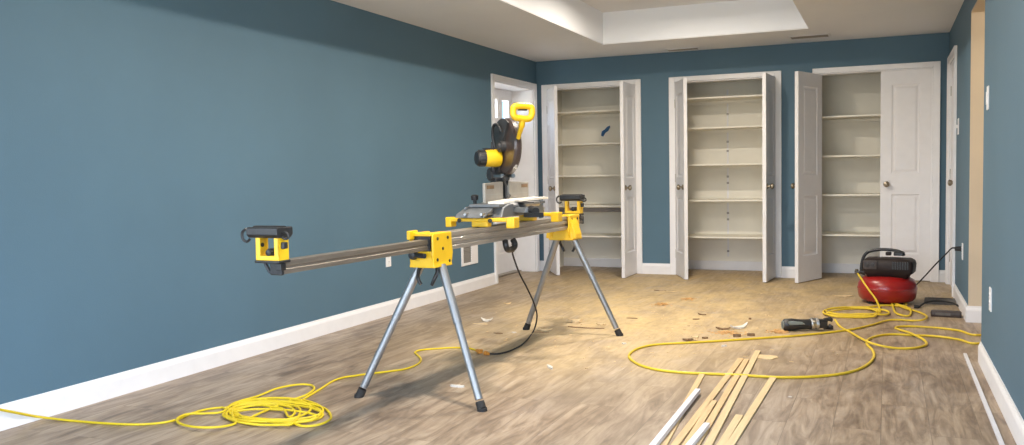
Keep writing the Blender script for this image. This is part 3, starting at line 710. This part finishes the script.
# power cord down to the floor
base = [SW(.05, .98, .66) + Vector((0, 0, 0))]
pp = [(511, 247, .62), (514, 258, .53), (519, 273, .40), (527, 289, .26), (534, 303, .13)]
cp = [SW(.055, .97, .70), SW(.06, .985, .66)]
def at_y(u, v, y): d = ray(u, v); return CAM + d * ((y - CAM.y) / d.y)
ye = fl(533, 332).y; y_s = cp[-1].y
for k, (u, v) in enumerate([(512.5, 253), (515.5, 263), (520, 274.5), (527, 288), (533.5, 302), (537, 316)]): cp.append(at_y(u, v, y_s + (ye - y_s) * ((k + 1) / 7) ** 1.3))
cp += [fl(533.5, 331, .008), fl(524, 343, .006), fl(512, 350, .006), fl(500, 353.5, .006), fl(489, 354, .008)]
# keep everything in the saw's own frame
inv = (Matrix.Translation(SW(*SP)) @ Rz(SR).to_4x4()).inverted()
cdm = MB().tube(spline([inv @ Vector(p) for p in cp], 7), .0052, n=8).build('power_cord', 'rubber', sw, smooth=True)
pe = fl(487, 353.5, .016); pd = (fl(478, 351, .016) - pe).normalized()
q = MB().cyl(inv @ (pe - pd * .015), inv @ (pe + pd * .02), .010, .014, 14); q.build('plug', 'orange', sw, smooth=True)

# board lying in the saw
bd = thing('trim_board', 'thin off-white board lying across the saw table against the fence', 'board', SW(.045, 1.12, .940), SR)
n = 16; rs = []
for i in range(n + 1):
    y = -.33 + .63 * i / n; dz = -.008 * max(0, (-y - .05) / .28) ** 2 + .002
    rs.append([(-.05, y, dz), (.05, y, dz), (.05, y, dz + .014), (-.05, y, dz + .014)])
MB().rings(rs).build('plank', 'board', bd, bevel=.001)

# ------------------------------------------------------------------ yellow extension cord (left)
def ell(cx, cy, rx, ry, a0, a1, n=10, rot=0):
    out = []
    for i in range(n):
        a = radians(a0 + (a1 - a0) * i / n); x, y = rx * cos(a), ry * sin(a)
        out.append((cx + x * cos(rot) - y * sin(rot), cy + x * sin(rot) + y * cos(rot)))
    return out
P = [(68, 420.3), (100, 423), (135, 424.5), (160, 423), (177, 419.5), (190, 414), (206, 409.5), (222, 407.5)]
P += ell(273, 411.5, 50, 13.5, 200, 560, 14, -.02)
P += ell(280, 413.5, 43, 9, 200, 560, 14, .03)
P += ell(268, 410, 43, 11.5, 200, 560, 14, -.05)
P += ell(277, 415, 41, 5.5, 200, 560, 14, .05)
P += ell(262, 412, 33, 8.5, 200, 420, 9) + [(283, 409), (270, 406.5), (255, 404.5), (238, 405.5), (228, 411)]
P += ell(270, 414.5, 44, 10.5, 170, 40, 7)
P += [(300, 409), (283, 403.5), (262, 402.5), (243, 404), (233, 409), (233, 417)]
P += [(236, 422), (231, 425), (215, 427.3), (195, 427), (180, 423.5), (177.5, 418.5), (188, 414), (205, 413.5), (222, 412)]
P += ell(274, 410.5, 47, 9, 200, 545, 14, .03)
P += [(232, 404), (258, 396), (277, 388.5), (298, 384.6), (311, 385.2), (314, 389), (306, 395), (290, 400.5), (272, 408), (258, 414)]
P += [(246, 419), (236, 416), (232, 409), (240, 402.5), (256, 400), (280, 401), (305, 403)]
P += [(324, 408), (331, 416), (327, 421.5), (315, 425.5), (302, 426), (290, 423)]
P += ell(270, 413, 40, 8, 120, 330, 9)
P += [(296, 404), (304, 399), (313, 393.5), (322, 388), (333, 381), (345, 377.2), (356, 375.6), (367, 374), (388, 371.5), (405, 369), (417, 364.5), (421, 359.5), (417, 354.5), (415, 352.3), (421, 350), (437, 348.6), (455, 347.6), (470, 348.5), (476, 350.3)]
R_ = .0056; pts = []
K = len(P)
for i, (u, v) in enumerate(P):
    z = R_
    if 8 <= i < K - 20: z = R_ * (1 + .9 * sin((i - 8) / (K - 28) * pi) + .55 * (1 + sin(i * 1.9)))
    pts.append(fl(u, v, z))
w0 = [(-.012 + .03, -7.6, .16), (.022, -7.2, .115), (.024, -6.95, .085), (.022, -6.75, .058), (.024, -6.58, .040)]
st0 = pts[0]
def at_x(u, v, x): d = ray(u, v); return CAM + d * ((x - CAM.x) / d.x)
lead = [at_x(-60, 398, .025), at_x(-25, 404.5, .025), at_x(0, 409.5, .026), at_x(20, 413.5, .027), at_x(40, 417, .03)]
ec = thing('extension_cord', 'yellow extension cord coiled on the floor by the left baseboard', 'cord', (0, 0, 0))
MB().tube(spline(lead + pts, 6), R_, n=8).build('cable', 'cord', ec, smooth=True)
a = fl(477, 350.5, .017); d2 = (fl(487, 353.5, .017) - a).normalized()
MB().cyl(a - d2 * .005, a + d2 * .035, .010, .015, 14).obox(a + d2 * .036, d2, Vector((-d2.y, d2.x, 0)), (0, 0, 1), (.009, .016, .013)).build('socket_end', 'orange', ec, bevel=.003)

# ------------------------------------------------------------------ air hoses (right)
RHs = .0075
A1 = [(880, 309), (879.5, 313), (874, 316), (862, 317)]
A1 += ell(850, 312, 27, 4.6, 60, 420, 12) + ell(853, 311.5, 27, 4.2, 60, 420, 12, .03) + ell(858, 313, 31, 4.4, 60, 420, 12, -.02)
A1 += ell(850, 310.8, 24, 3.6, 60, 300, 8)
A1 += [(868, 307), (882, 305.5), (896, 306), (908, 307.5), (911, 311.5), (908, 316), (896, 313), (893, 306), (891, 300), (893, 297.6), (899, 299), (906, 303.5), (905, 306), (898, 304.5), (893, 301.5), (897, 305), (908, 309), (920, 312.5), (927, 316.5), (923, 319.8), (912, 320.6), (898, 319.8), (887, 320.5), (873, 324.5), (855, 328.8)]
A2 = [(840, 331), (823.6, 333), (795, 335.8), (765.6, 337.8), (724, 340.6), (689, 342.6), (665, 343.8), (649.7, 345.4), (637, 348.8), (630, 353.5), (630, 358.5), (640, 365), (658, 369.8), (683, 372.6), (710, 373.8), (736.6, 374.9), (760, 376.4), (785, 377.4), (815, 376.6), (840, 374), (858, 369.5), (870, 362.5), (874, 356), (872.5, 350), (867.5, 345), (867, 340.8), (874, 336.8), (889, 334.4), (910, 335), (937, 336.4), (959, 339.5), (981, 343.3)]
A = []
for i, (u, v) in enumerate(A1):
    k = 1 + (.8 + .5 * sin(i * 2.1)) * min(1, i / 6) * min(1, (len(A1) - i) / 6); A.append(fl(u, v, RHs * k))
A += [fl(u, v, RHs) for u, v in A2] + [Vector((4.55, -2.72, RHs)), Vector((5.0, -2.9, RHs))]
# rise to the compressor coupling
CP = Vector((3.632, -1.50, 0)); 
rise = [fl(856.6, 271.5, .0)]
def at_y(u, v, y): d = ray(u, v); return CAM + d * ((y - CAM.y) / d.y)
rz = [at_y(856.8, 272, -1.47), at_y(859.5, 276, -1.55), at_y(864.6, 283.7, -1.64), at_y(870, 291.5, -1.71), at_y(875.6, 299, -1.76)]
ah = thing('air_hose', 'long yellow air hose from the compressor looping round the strips', 'hose', (0, 0, 0))
MB().tube(spline(rz + A, 6), RHs, n=8).build('hose', 'hose', ah, smooth=True)
MB().cyl(rz[0] + Vector((.0, 0, .025)), rz[0] - Vector((0, 0, .02)), .013, .012, 10).build('coupler', 'brass', ah, smooth=True)
Bp = [(835, 323.5), (840, 326.5), (850, 332), (865, 340.4), (876, 344.6), (894, 348), (912, 348.2), (923.5, 346), (926.6, 343), (921, 338), (909, 332.6), (898, 329.2), (895.5, 327.6), (900, 326.5), (914, 326.4), (937, 327.8), (959, 330.5), (981, 335)]
Bq = [fl(u, v, RHs + (.014 if 2 < i < 5 or 8 < i < 11 else 0)) for i, (u, v) in enumerate(Bp)] + [Vector((4.55, -2.38, RHs)), Vector((5.0, -2.5, RHs))]
Bq[0].z = .035
bh = thing('air_hose', 'yellow air hose from the black hand tool out through the doorway', 'hose', (0, 0, 0))
MB().tube(spline(Bq, 6), RHs, n=8).build('hose', 'hose', bh, smooth=True)

# ------------------------------------------------------------------ compressor
cp_ = thing('air_compressor', 'red pancake air compressor with black shroud near the right closet', 'compressor', CP, radians(-8))
MB().lathe([(0, .010), (.15, .010), (.195, .024), (.214, .045), (.223, .08), (.225, .12), (.222, .155), (.205, .19), (.165, .215), (.09, .225), (0, .225)], (0, 0, 0), (0, 0, 1), 48).build('tank', 'red', cp_, smooth=True)
MB().lathe([(.2238, .112), (.2275, .116), (.2275, .128), (.2238, .132)], (0, 0, 0), (0, 0, 1), 48).build('weld_band', 'red', cp_, smooth=True)
for a in (45, 135, 225, 315):
    x, y = .155 * cos(radians(a)), .155 * sin(radians(a))
    MB().lathe([(0, 0), (.028, 0), (.026, .02), (.018, .040), (0, .042)], (x, y, 0), (0, 0, 1), 14).build('foot', 'rubber', cp_, smooth=True)
b = MB()
def rrect(hx, hy, r, z, n=6, ox=0):
    o = []
    for (sx, sy, a0) in ((1, 1, 0), (-1, 1, 90), (-1, -1, 180), (1, -1, 270)):
        for i in range(n + 1):
            a = radians(a0 + 90 * i / n); o.append((ox + sx * (hx - r) + r * cos(a), sy * (hy - r) + r * sin(a), z))
    return o
b.rings([rrect(.150, .10, .03, .205, ox=.01), rrect(.160, .115, .03, .232, ox=.012), rrect(.186, .130, .03, .252, ox=.016), rrect(.190, .132, .03, .315, ox=.018), rrect(.184, .125, .03, .345, ox=.016), rrect(.165, .105, .03, .362, ox=.01), rrect(.12, .07, .03, .366, ox=0)])
sh = b.build('shroud', 'shroud', cp_, smooth=True)
b = MB()
for k in range(7): b.box(.055 + k * .018, .064 + k * .018, -.136, -.128, .285, .345)
b.build('vent_slots', 'black', sh)
b = MB().box(-.165, -.06, -.134, -.124, .28, .35); b.build('pressure_panel', 'darkbox', sh, bevel=.004)
for x in (-.135, -.09): MB().lathe([(0, 0), (.016, 0), (.016, .012), (0, .014)], (x, -.134, .315), (0, -1, 0), 18).build('gauge', 'black', sh, smooth=True)
c = [(-.200, 0, .25), (-.195, 0, .31), (-.178, 0, .37), (-.145, 0, .408), (-.09, 0, .425), (-.03, 0, .432), (.03, 0, .43), (.08, 0, .422), (.115, 0, .405), (.125, 0, .385)]
MB().tube(spline(c, 5), .0125, n=12).build('handle', 'black', cp_, smooth=True)
MB().rings([rrect(.04, .03, .015, .385, ox=.09), rrect(.04, .03, .015, .41, ox=.09), rrect(.028, .022, .012, .42, ox=.09)]).build('air_filter', 'black', cp_, smooth=True)
MB().box(-.01, .03, -.03, .03, .385, .415).build('motor_cover', 'shroud', cp_, bevel=.008)
b = MB().cyl((-.19, -.03, .24), (-.245, -.03, .24), .012, n=10).cyl((-.16, -.03, .232), (-.20, -.03, .25), .02, n=12); b.build('regulator', 'black', cp_, smooth=True)
# its power cord to the wall outlet
ivc = (Matrix.Translation(CP) @ Rz(radians(-8)).to_4x4()).inverted()
def at_x(u, v, x): d = ray(u, v); return CAM + d * ((x - CAM.x) / d.x)
c = [Vector((3.72, -1.36, .24)), Vector((3.80, -1.40, .19)), at_y(914, 286, -1.50), at_y(924, 277, -1.60), at_y(935, 265, -1.70), at_y(946, 254, -1.78), Vector((W - .075, -1.83, .478)), Vector((W - .045, -1.83, .476))]
MB().tube(spline([ivc @ q for q in c], 6), .0055, n=8).build('power_cord', 'rubber', cp_, smooth=True)
MB().cyl(ivc @ Vector((W - .055, -1.83, .475)), ivc @ Vector((W - .013, -1.83, .475)), .016, .02, 14).build('plug', 'black', cp_, smooth=True)

# ------------------------------------------------------------------ hand tool on the floor
p0, p1 = fl(783, 331), fl(832, 330); dx = p1 - p0; Lt = dx.length
ht = thing('hand_power_tool', 'black and grey hand power tool lying on the floor inside the hose loop', 'tool', (p0 + p1) / 2, atan2(dx.y, dx.x))
h = Lt / 2
MB().lathe([(0, 0), (.030, 0), (.040, .012), (.042, .06), (.036, .11), (.034, .16), (.037, .20), (.034, .205), (0, .205)], (-h, 0, .043), (1, 0, 0), 22).build('motor_housing', 'black', ht, smooth=True)
MB().lathe([(0, 0), (.018, 0), (.026, -.004), (.030, 0.0), (.0, .0)], (-h - .001, 0, .043), (1, 0, 0), 18).build('end_ring', 'toolgrey', ht, smooth=True)
MB().prism([(.02, .0), (.06, .004), (.12, -.004), (.14, -.018), (.08, -.022), (.03, -.020)], (-h, -.034, .068), (1, 0, 0), (0, 0, 1), (0, -1, 0), -.012, .010).build('side_cover', 'toolgrey', ht, bevel=.004)
MB().lathe([(.0, .0), (.036, 0), (.041, .006), (.041, .022), (.037, .028), (.037, .036), (.040, .042), (.040, .052), (0, .052)], (-h + .185, 0, .046), (1, 0, 0), 24).build('collar', 'alu', ht, smooth=True)
MB().prism([(-.03, -.03), (.03, -.026), (.035, .026), (-.03, .032)], (-h + .265, 0, .045), (1, 0, 0), (0, 0, 1), (0, 1, 0), -.026, .026).build('rear_body', 'black', ht, bevel=.006)
c = [(-h + .28, .0, .07), (-h + .33, .0, .078), (h - .02, 0, .074), (h, 0, .068)]
MB().tube(spline(c, 4), .013, n=10).build('upper_grip', 'black', ht, smooth=True)
c = [(-h + .28, .0, .02), (-h + .34, .0, .017), (h - .015, 0, .019), (h - .005, 0, .034)]
MB().tube(spline(c, 4), .0145, n=10).build('lower_grip', 'black', ht, smooth=True)
MB().cyl((-h + .30, 0, .045), (h - .03, 0, .046), .007, n=10).build('air_inlet', 'alu', ht, smooth=True)

# dark boxes by the right baseboard
q = fl(946, 316.5)
d = thing('power_brick', 'small dark brown box on the floor in front of the charcoal pad', 'adapter', (q.x, q.y, 0), radians(-4))
MB().rings([rrect(.098, .034, .012, 0), rrect(.102, .038, .014, .006), rrect(.102, .038, .014, .034), rrect(.095, .032, .012, .042)]).build('case', 'darkbox', d, smooth=True)
MB().box(-.07, .03, -.0395, -.037, .012, .03).build('rating_label', 'greybox', d)
q2 = fl(940, 302)
d2_ = thing('floor_pad', 'flat charcoal pad on the floor between compressor and right baseboard', 'pad', (q2.x, q2.y, 0), radians(-3))
MB().rings([rrect(.115, .15, .01, 0), rrect(.115, .15, .01, .012), rrect(.108, .143, .01, .016)]).build('pad', 'greybox', d2_)
MB().box(-.09, .09, -.115, -.10, .016, .020).box(-.09, .09, .10, .115, .016, .020).build('ridge', 'darkbox', d2_, bevel=.002)
c = [fl(919, 307, .010), fl(925, 303, .02), fl(934, 301, .03), fl(945, 301.5, .03), fl(955, 304, .02), fl(962, 309, .008), fl(964.5, 314, .008)]
o = thing('black_cable', 'black cable curving over the charcoal pad', 'cable', (0, 0, 0))
MB().tube(spline(c, 6), .007, n=8).build('cable', 'rubber', o, smooth=True)
MB().cyl(c[0] - Vector((.035, .0, 0)), c[0], .016, .013, 10).build('plug', 'black', o, smooth=True)

# ------------------------------------------------------------------ strips of wood and trim
def strip(name, label, cat, a, b_, w, t, mt, z=0, ext=0, group=None):
    A_, B_ = fl(*a), fl(*b_); d = (B_ - A_); L_ = d.length + ext; u = d.normalized(); c = A_ + u * L_ / 2
    o = MB().box(-w / 2, w / 2, -L_ / 2, L_ / 2, 0, t).build(name, mt, bevel=.0012)
    o.location = (c.x, c.y, z); o.rotation_euler = (0, 0, atan2(u.y, u.x) - pi / 2)
    return tag(o, label, cat, group)
G = 'narrow wood strips on the floor'
strip('wood_strip', 'pine strip half under the white trim, leftmost of the wood strips', 'wood strip', (702.5, 374.5), (664, 445), .030, .008, 'pine', 0, .22, G)
strip('wood_strip', 'long pine strip just right of the thick white trim piece', 'wood strip', (741, 359.5), (676, 445), .032, .009, 'pine', 0, .22, G)
strip('wood_strip', 'short pine strip wedged between the two longer left-hand strips', 'wood strip', (714, 402), (687, 445), .030, .009, 'pine', .0, .22, G)
strip('wood_strip', 'golden pine strip lying directly left of the longest strip', 'wood strip', (746.5, 360.5), (697, 445), .030, .009, 'pine', 0, .22, G)
strip('wood_strip', 'longest pine strip, its far end touching the small square offcut', 'wood strip', (758, 352), (709, 445), .032, .009, 'pine2', .001, .22, G)
strip('wood_strip', 'short pine strip tucked against the rightmost strip', 'wood strip', (739.5, 416.5), (722, 445), .034, .009, 'pine2', .0, .22, G)
strip('wood_strip', 'pale pine strip, rightmost of the wood strips', 'wood strip', (773, 379), (731, 445), .034, .009, 'pine2', 0, .22, G)
strip('white_trim_strip', 'thick white trim piece lying across the leftmost wood strip', 'trim strip', (698, 394.5), (658, 445), .025, .020, 'pvc', .010, .3)
strip('white_trim_strip', 'short white trim end between the wood strips at the bottom', 'trim strip', (707, 429), (694, 445), .025, .018, 'pvc', .010, .3)
strip('white_trim_strip', 'long thin white trim strip beside the right baseboard', 'trim strip', (965, 355), (1001.5, 445), .017, .012, 'pvc', 0, .5)
q = fl(765, 357.5); o = MB().prism([(-.065, -.050), (.05, -.055), (.075, .012), (.055, .050), (-.06, .046)], (0, 0, 0), (1, 0, 0), (0, 1, 0), (0, 0, 1), 0, .006).build('wood_offcut', 'pine2', bevel=.001)
o.location = (q.x, q.y, 0); o.rotation_euler = (0, 0, -.1); tag(o, 'small flat square offcut at the tip of the longest strip', 'offcut')

# ------------------------------------------------------------------ scraps
def scrap(u, v, L_, w, t, rot, mt, label, name='wood_chip', cat='wood chip', curl=.0, z=0):
    n = 8; p = fl(u, v); rs = []
    rr = random.Random(int(u * 7 + v))
    for i in range(n + 1):
        s = i / n; x = (s - .5) * L_; ww = w * (.10 + .9 * sin(pi * s) ** .8) * rr.uniform(.6, 1.15); zz = curl * (2 * s - 1) ** 2 * rr.uniform(.8, 1.1); yy = rr.uniform(-.12, .12) * w
        rs.append([(x, yy - ww / 2, zz), (x, yy + ww / 2, zz + curl * .15), (x, yy + ww / 2, zz + t + curl * .15), (x, yy - ww / 2, zz + t)])
    o = MB().rings(rs).build(name, mt); o.location = (p.x, p.y, z); o.rotation_euler = (0, 0, rot)
    return tag(o, label, cat, 'scraps on the sawdusty floor')
S = scrap
S(487, 321, .09, .07, .006, .2, 'paper', 'pale curled chip with a thin shaving beside the near left of the far leg', curl=.02)
S(480, 324, .12, .012, .004, .0, 'chip', 'thin pale shaving left of the curled pale chip')
S(507.5, 304, .065, .04, .006, .7, 'chip', 'small pale chip on the floor below the left closet', curl=.008)
S(498, 333.5, .07, .018, .005, 0, 'dark_chip', 'short dark splinter between the coiled cord plug and far stand legs')
S(514, 332.5, .035, .03, .004, 0, 'paper', 'tiny white fleck left of the far left stand foot', 'paper_fleck', 'scrap')
S(457.5, 387, .075, .022, .010, .12, 'paper', 'white offcut beside the near right stand leg', 'white_offcut', 'offcut')
S(550, 367.8, .095, .024, .010, -.9, 'paper', 'white offcut between the stand and the hose loop', 'white_offcut', 'offcut')
S(545, 330.5, .11, .045, .008, .1, 'chip', 'yellow shaving just right of the far left stand foot', curl=.012)
S(541, 332.5, .12, .014, .003, 0, 'dark_chip', 'dark sliver under the yellow shaving')
S(575, 322.5, .11, .06, .018, .3, 'chip', 'pale heap of shavings left of the far right stand foot', curl=.015)
S(586, 328.2, .27, .020, .005, .02, 'dark_chip', 'long dark sliver below the pale heap of shavings', curl=.003)
S(601, 325, .07, .035, .008, .2, 'chip', 'pale chip at the right end of the long dark sliver', curl=.006)
S(632, 318.5, .085, .016, .005, .0, 'dark_chip', 'dark splinter just beyond the far right stand foot')
S(624, 344, .03, .02, .008, 0, 'paper', 'white fleck beside the left bend of the hose loop', 'paper_fleck', 'scrap')
S(660, 291, .12, .012, .004, -.1, 'dark_chip', 'thin dark sliver in front of the left closet', curl=.004)
S(668, 291.5, .16, .012, .004, 0, 'chip', 'thin pale sliver in front of the middle closet')
S(702, 315, .085, .018, .006, -.5, 'dark_chip', 'dark splinter in the middle of the sawdust', curl=.006)
S(696, 319.5, .05, .03, .006, .4, 'dark_chip', 'small brown chip beside the dark splinter')
S(750, 319.5, .02, .02, .012, 0, 'dark_chip', 'dark crumb left of the hand tool')
S(739, 328.5, .16, .05, .010, .95, 'paper', 'pale ribbon shaving standing near the hose', curl=.025)
S(723, 329.5, .10, .04, .008, .1, 'dark_chip', 'reddish brown chip beside the pale ribbon shaving', curl=.01)
S(688, 341.3, .07, .03, .012, .3, 'dark_chip', 'dark chip lying against the hose', curl=.004, z=.004)
S(705, 338.5, .04, .03, .010, .3, 'dark_chip', 'brown crumb above the hose right of the dark chip')
S(695, 341, .05, .035, .014, .6, 'chip', 'pale chip on top of the hose', curl=.01, z=.012)
S(737, 337, .05, .02, .02, .2, 'dark_chip', 'dark crumb by the hose below the ribbon shaving')
S(751, 336, .05, .02, .018, .1, 'dark_chip', 'dark crumb by the hose near the hand tool')
S(724, 346.5, .035, .02, .01, .7, 'paper', 'white fleck inside the hose loop', 'paper_fleck', 'scrap')
S(843, 296, .17, .07, .004, .1, 'chip', 'flat pale scrap on the floor left of the compressor', curl=.004)
S(790, 397, .02, .012, .003, .1, 'paper', 'white speck right of the pale rightmost strip', 'paper_fleck', 'scrap')
# heaps of orange sawdust
def heap(u, v, rx, ry, hgt, label):
    p = fl(u, v); b = MB(); rr = random.Random(int(u))
    for k in range(150):
        a, q = rr.uniform(0, 2 * pi), abs(rr.gauss(0, .5)); q = min(q, 1.5)
        x, y = rx * q * cos(a), ry * q * sin(a); z = hgt * max(.1, 1 - q) * rr.uniform(.1, 1); t = rr.uniform(0, pi); l = rr.uniform(.004, .012)
        b.obox((x, y, z + .001), (cos(t), sin(t), rr.uniform(-.3, .3)), (-sin(t), cos(t), 0), (0, 0, 1), (l, l * .45, .001))
    o = b.build('sawdust', 'orange_dust'); o.location = (p.x, p.y, 0)
    tag(o, label, 'sawdust', kind='stuff')
heap(662, 304.5, .075, .10, .010, 'orange sawdust heap in front of the middle closet')
heap(688, 299, .055, .08, .007, 'small orange sawdust heap nearer the middle closet')
heap(728, 333, .12, .09, .010, 'orange sawdust beside the hose')
heap(778, 332, .08, .08, .012, 'orange sawdust under the left end of the hand tool')
b = MB(); rr = random.Random(3)
for i in range(260):
    u, v = rr.gauss(680, 95), rr.gauss(322, 20)
    if not (430 < u < 870 and 283 < v < 372): continue
    p = fl(u, v); s = rr.uniform(.002, .006); a = rr.uniform(0, pi)
    if abs(p.x - 2) > 2: continue
    b.obox((p.x, p.y, .0015), (cos(a), sin(a), 0), (-sin(a), cos(a), 0), (0, 0, 1), (s * rr.uniform(1, 2.4), s * .6, .0015))
o = b.build('wood_crumbs', 'chip'); tag(o, 'tiny wood crumbs strewn over the middle of the floor', 'wood crumbs', kind='stuff')

# ------------------------------------------------------------------ daylight and exposure
wd_ = bpy.data.worlds.new('sky'); SC.world = wd_; wd_.use_nodes = True
bg = wd_.node_tree.nodes['Background']; N = wd_.node_tree.nodes; L = wd_.node_tree.links
tcw = N.new('ShaderNodeTexCoord'); sp_ = N.new('ShaderNodeSeparateXYZ'); L.new(tcw.outputs['Generated'], sp_.inputs[0])
rw = N.new('ShaderNodeValToRGB'); L.new(sp_.outputs['Z'], rw.inputs[0]); e = rw.color_ramp.elements
e[0].position = .0; e[0].color = (.55, .56, .52, 1); e[1].position = .08; e[1].color = (.71, .87, 1.09, 1)
L.new(rw.outputs[0], bg.inputs['Color']); bg.inputs['Strength'].default_value = 8.3
def portal(x, y, z, sx, sz, rot):
    l = bpy.data.lights.new('window_portal', 'AREA'); l.shape = 'RECTANGLE'; l.size = sx; l.size_y = sz; l.cycles.is_portal = True
    o = bpy.data.objects.new('window_portal', l); C.objects.link(o); o.location = (x, y, z); o.rotation_euler = rot
portal(2.1, YR - .1, 1.06, 3.2, 2.12, (radians(90), 0, 0))
portal(-.11, -9.65, 1.35, 1.6, 3.1, (0, radians(-90), 0))
portal(W + .11, -8.65, 1.35, 1.6, 3.5, (0, radians(90), 0))

SC.view_settings.view_transform = 'Standard'; SC.view_settings.look = 'None'
SC.view_settings.gamma = 1; SC.view_settings.use_curve_mapping = False
SC.view_settings.exposure = .72
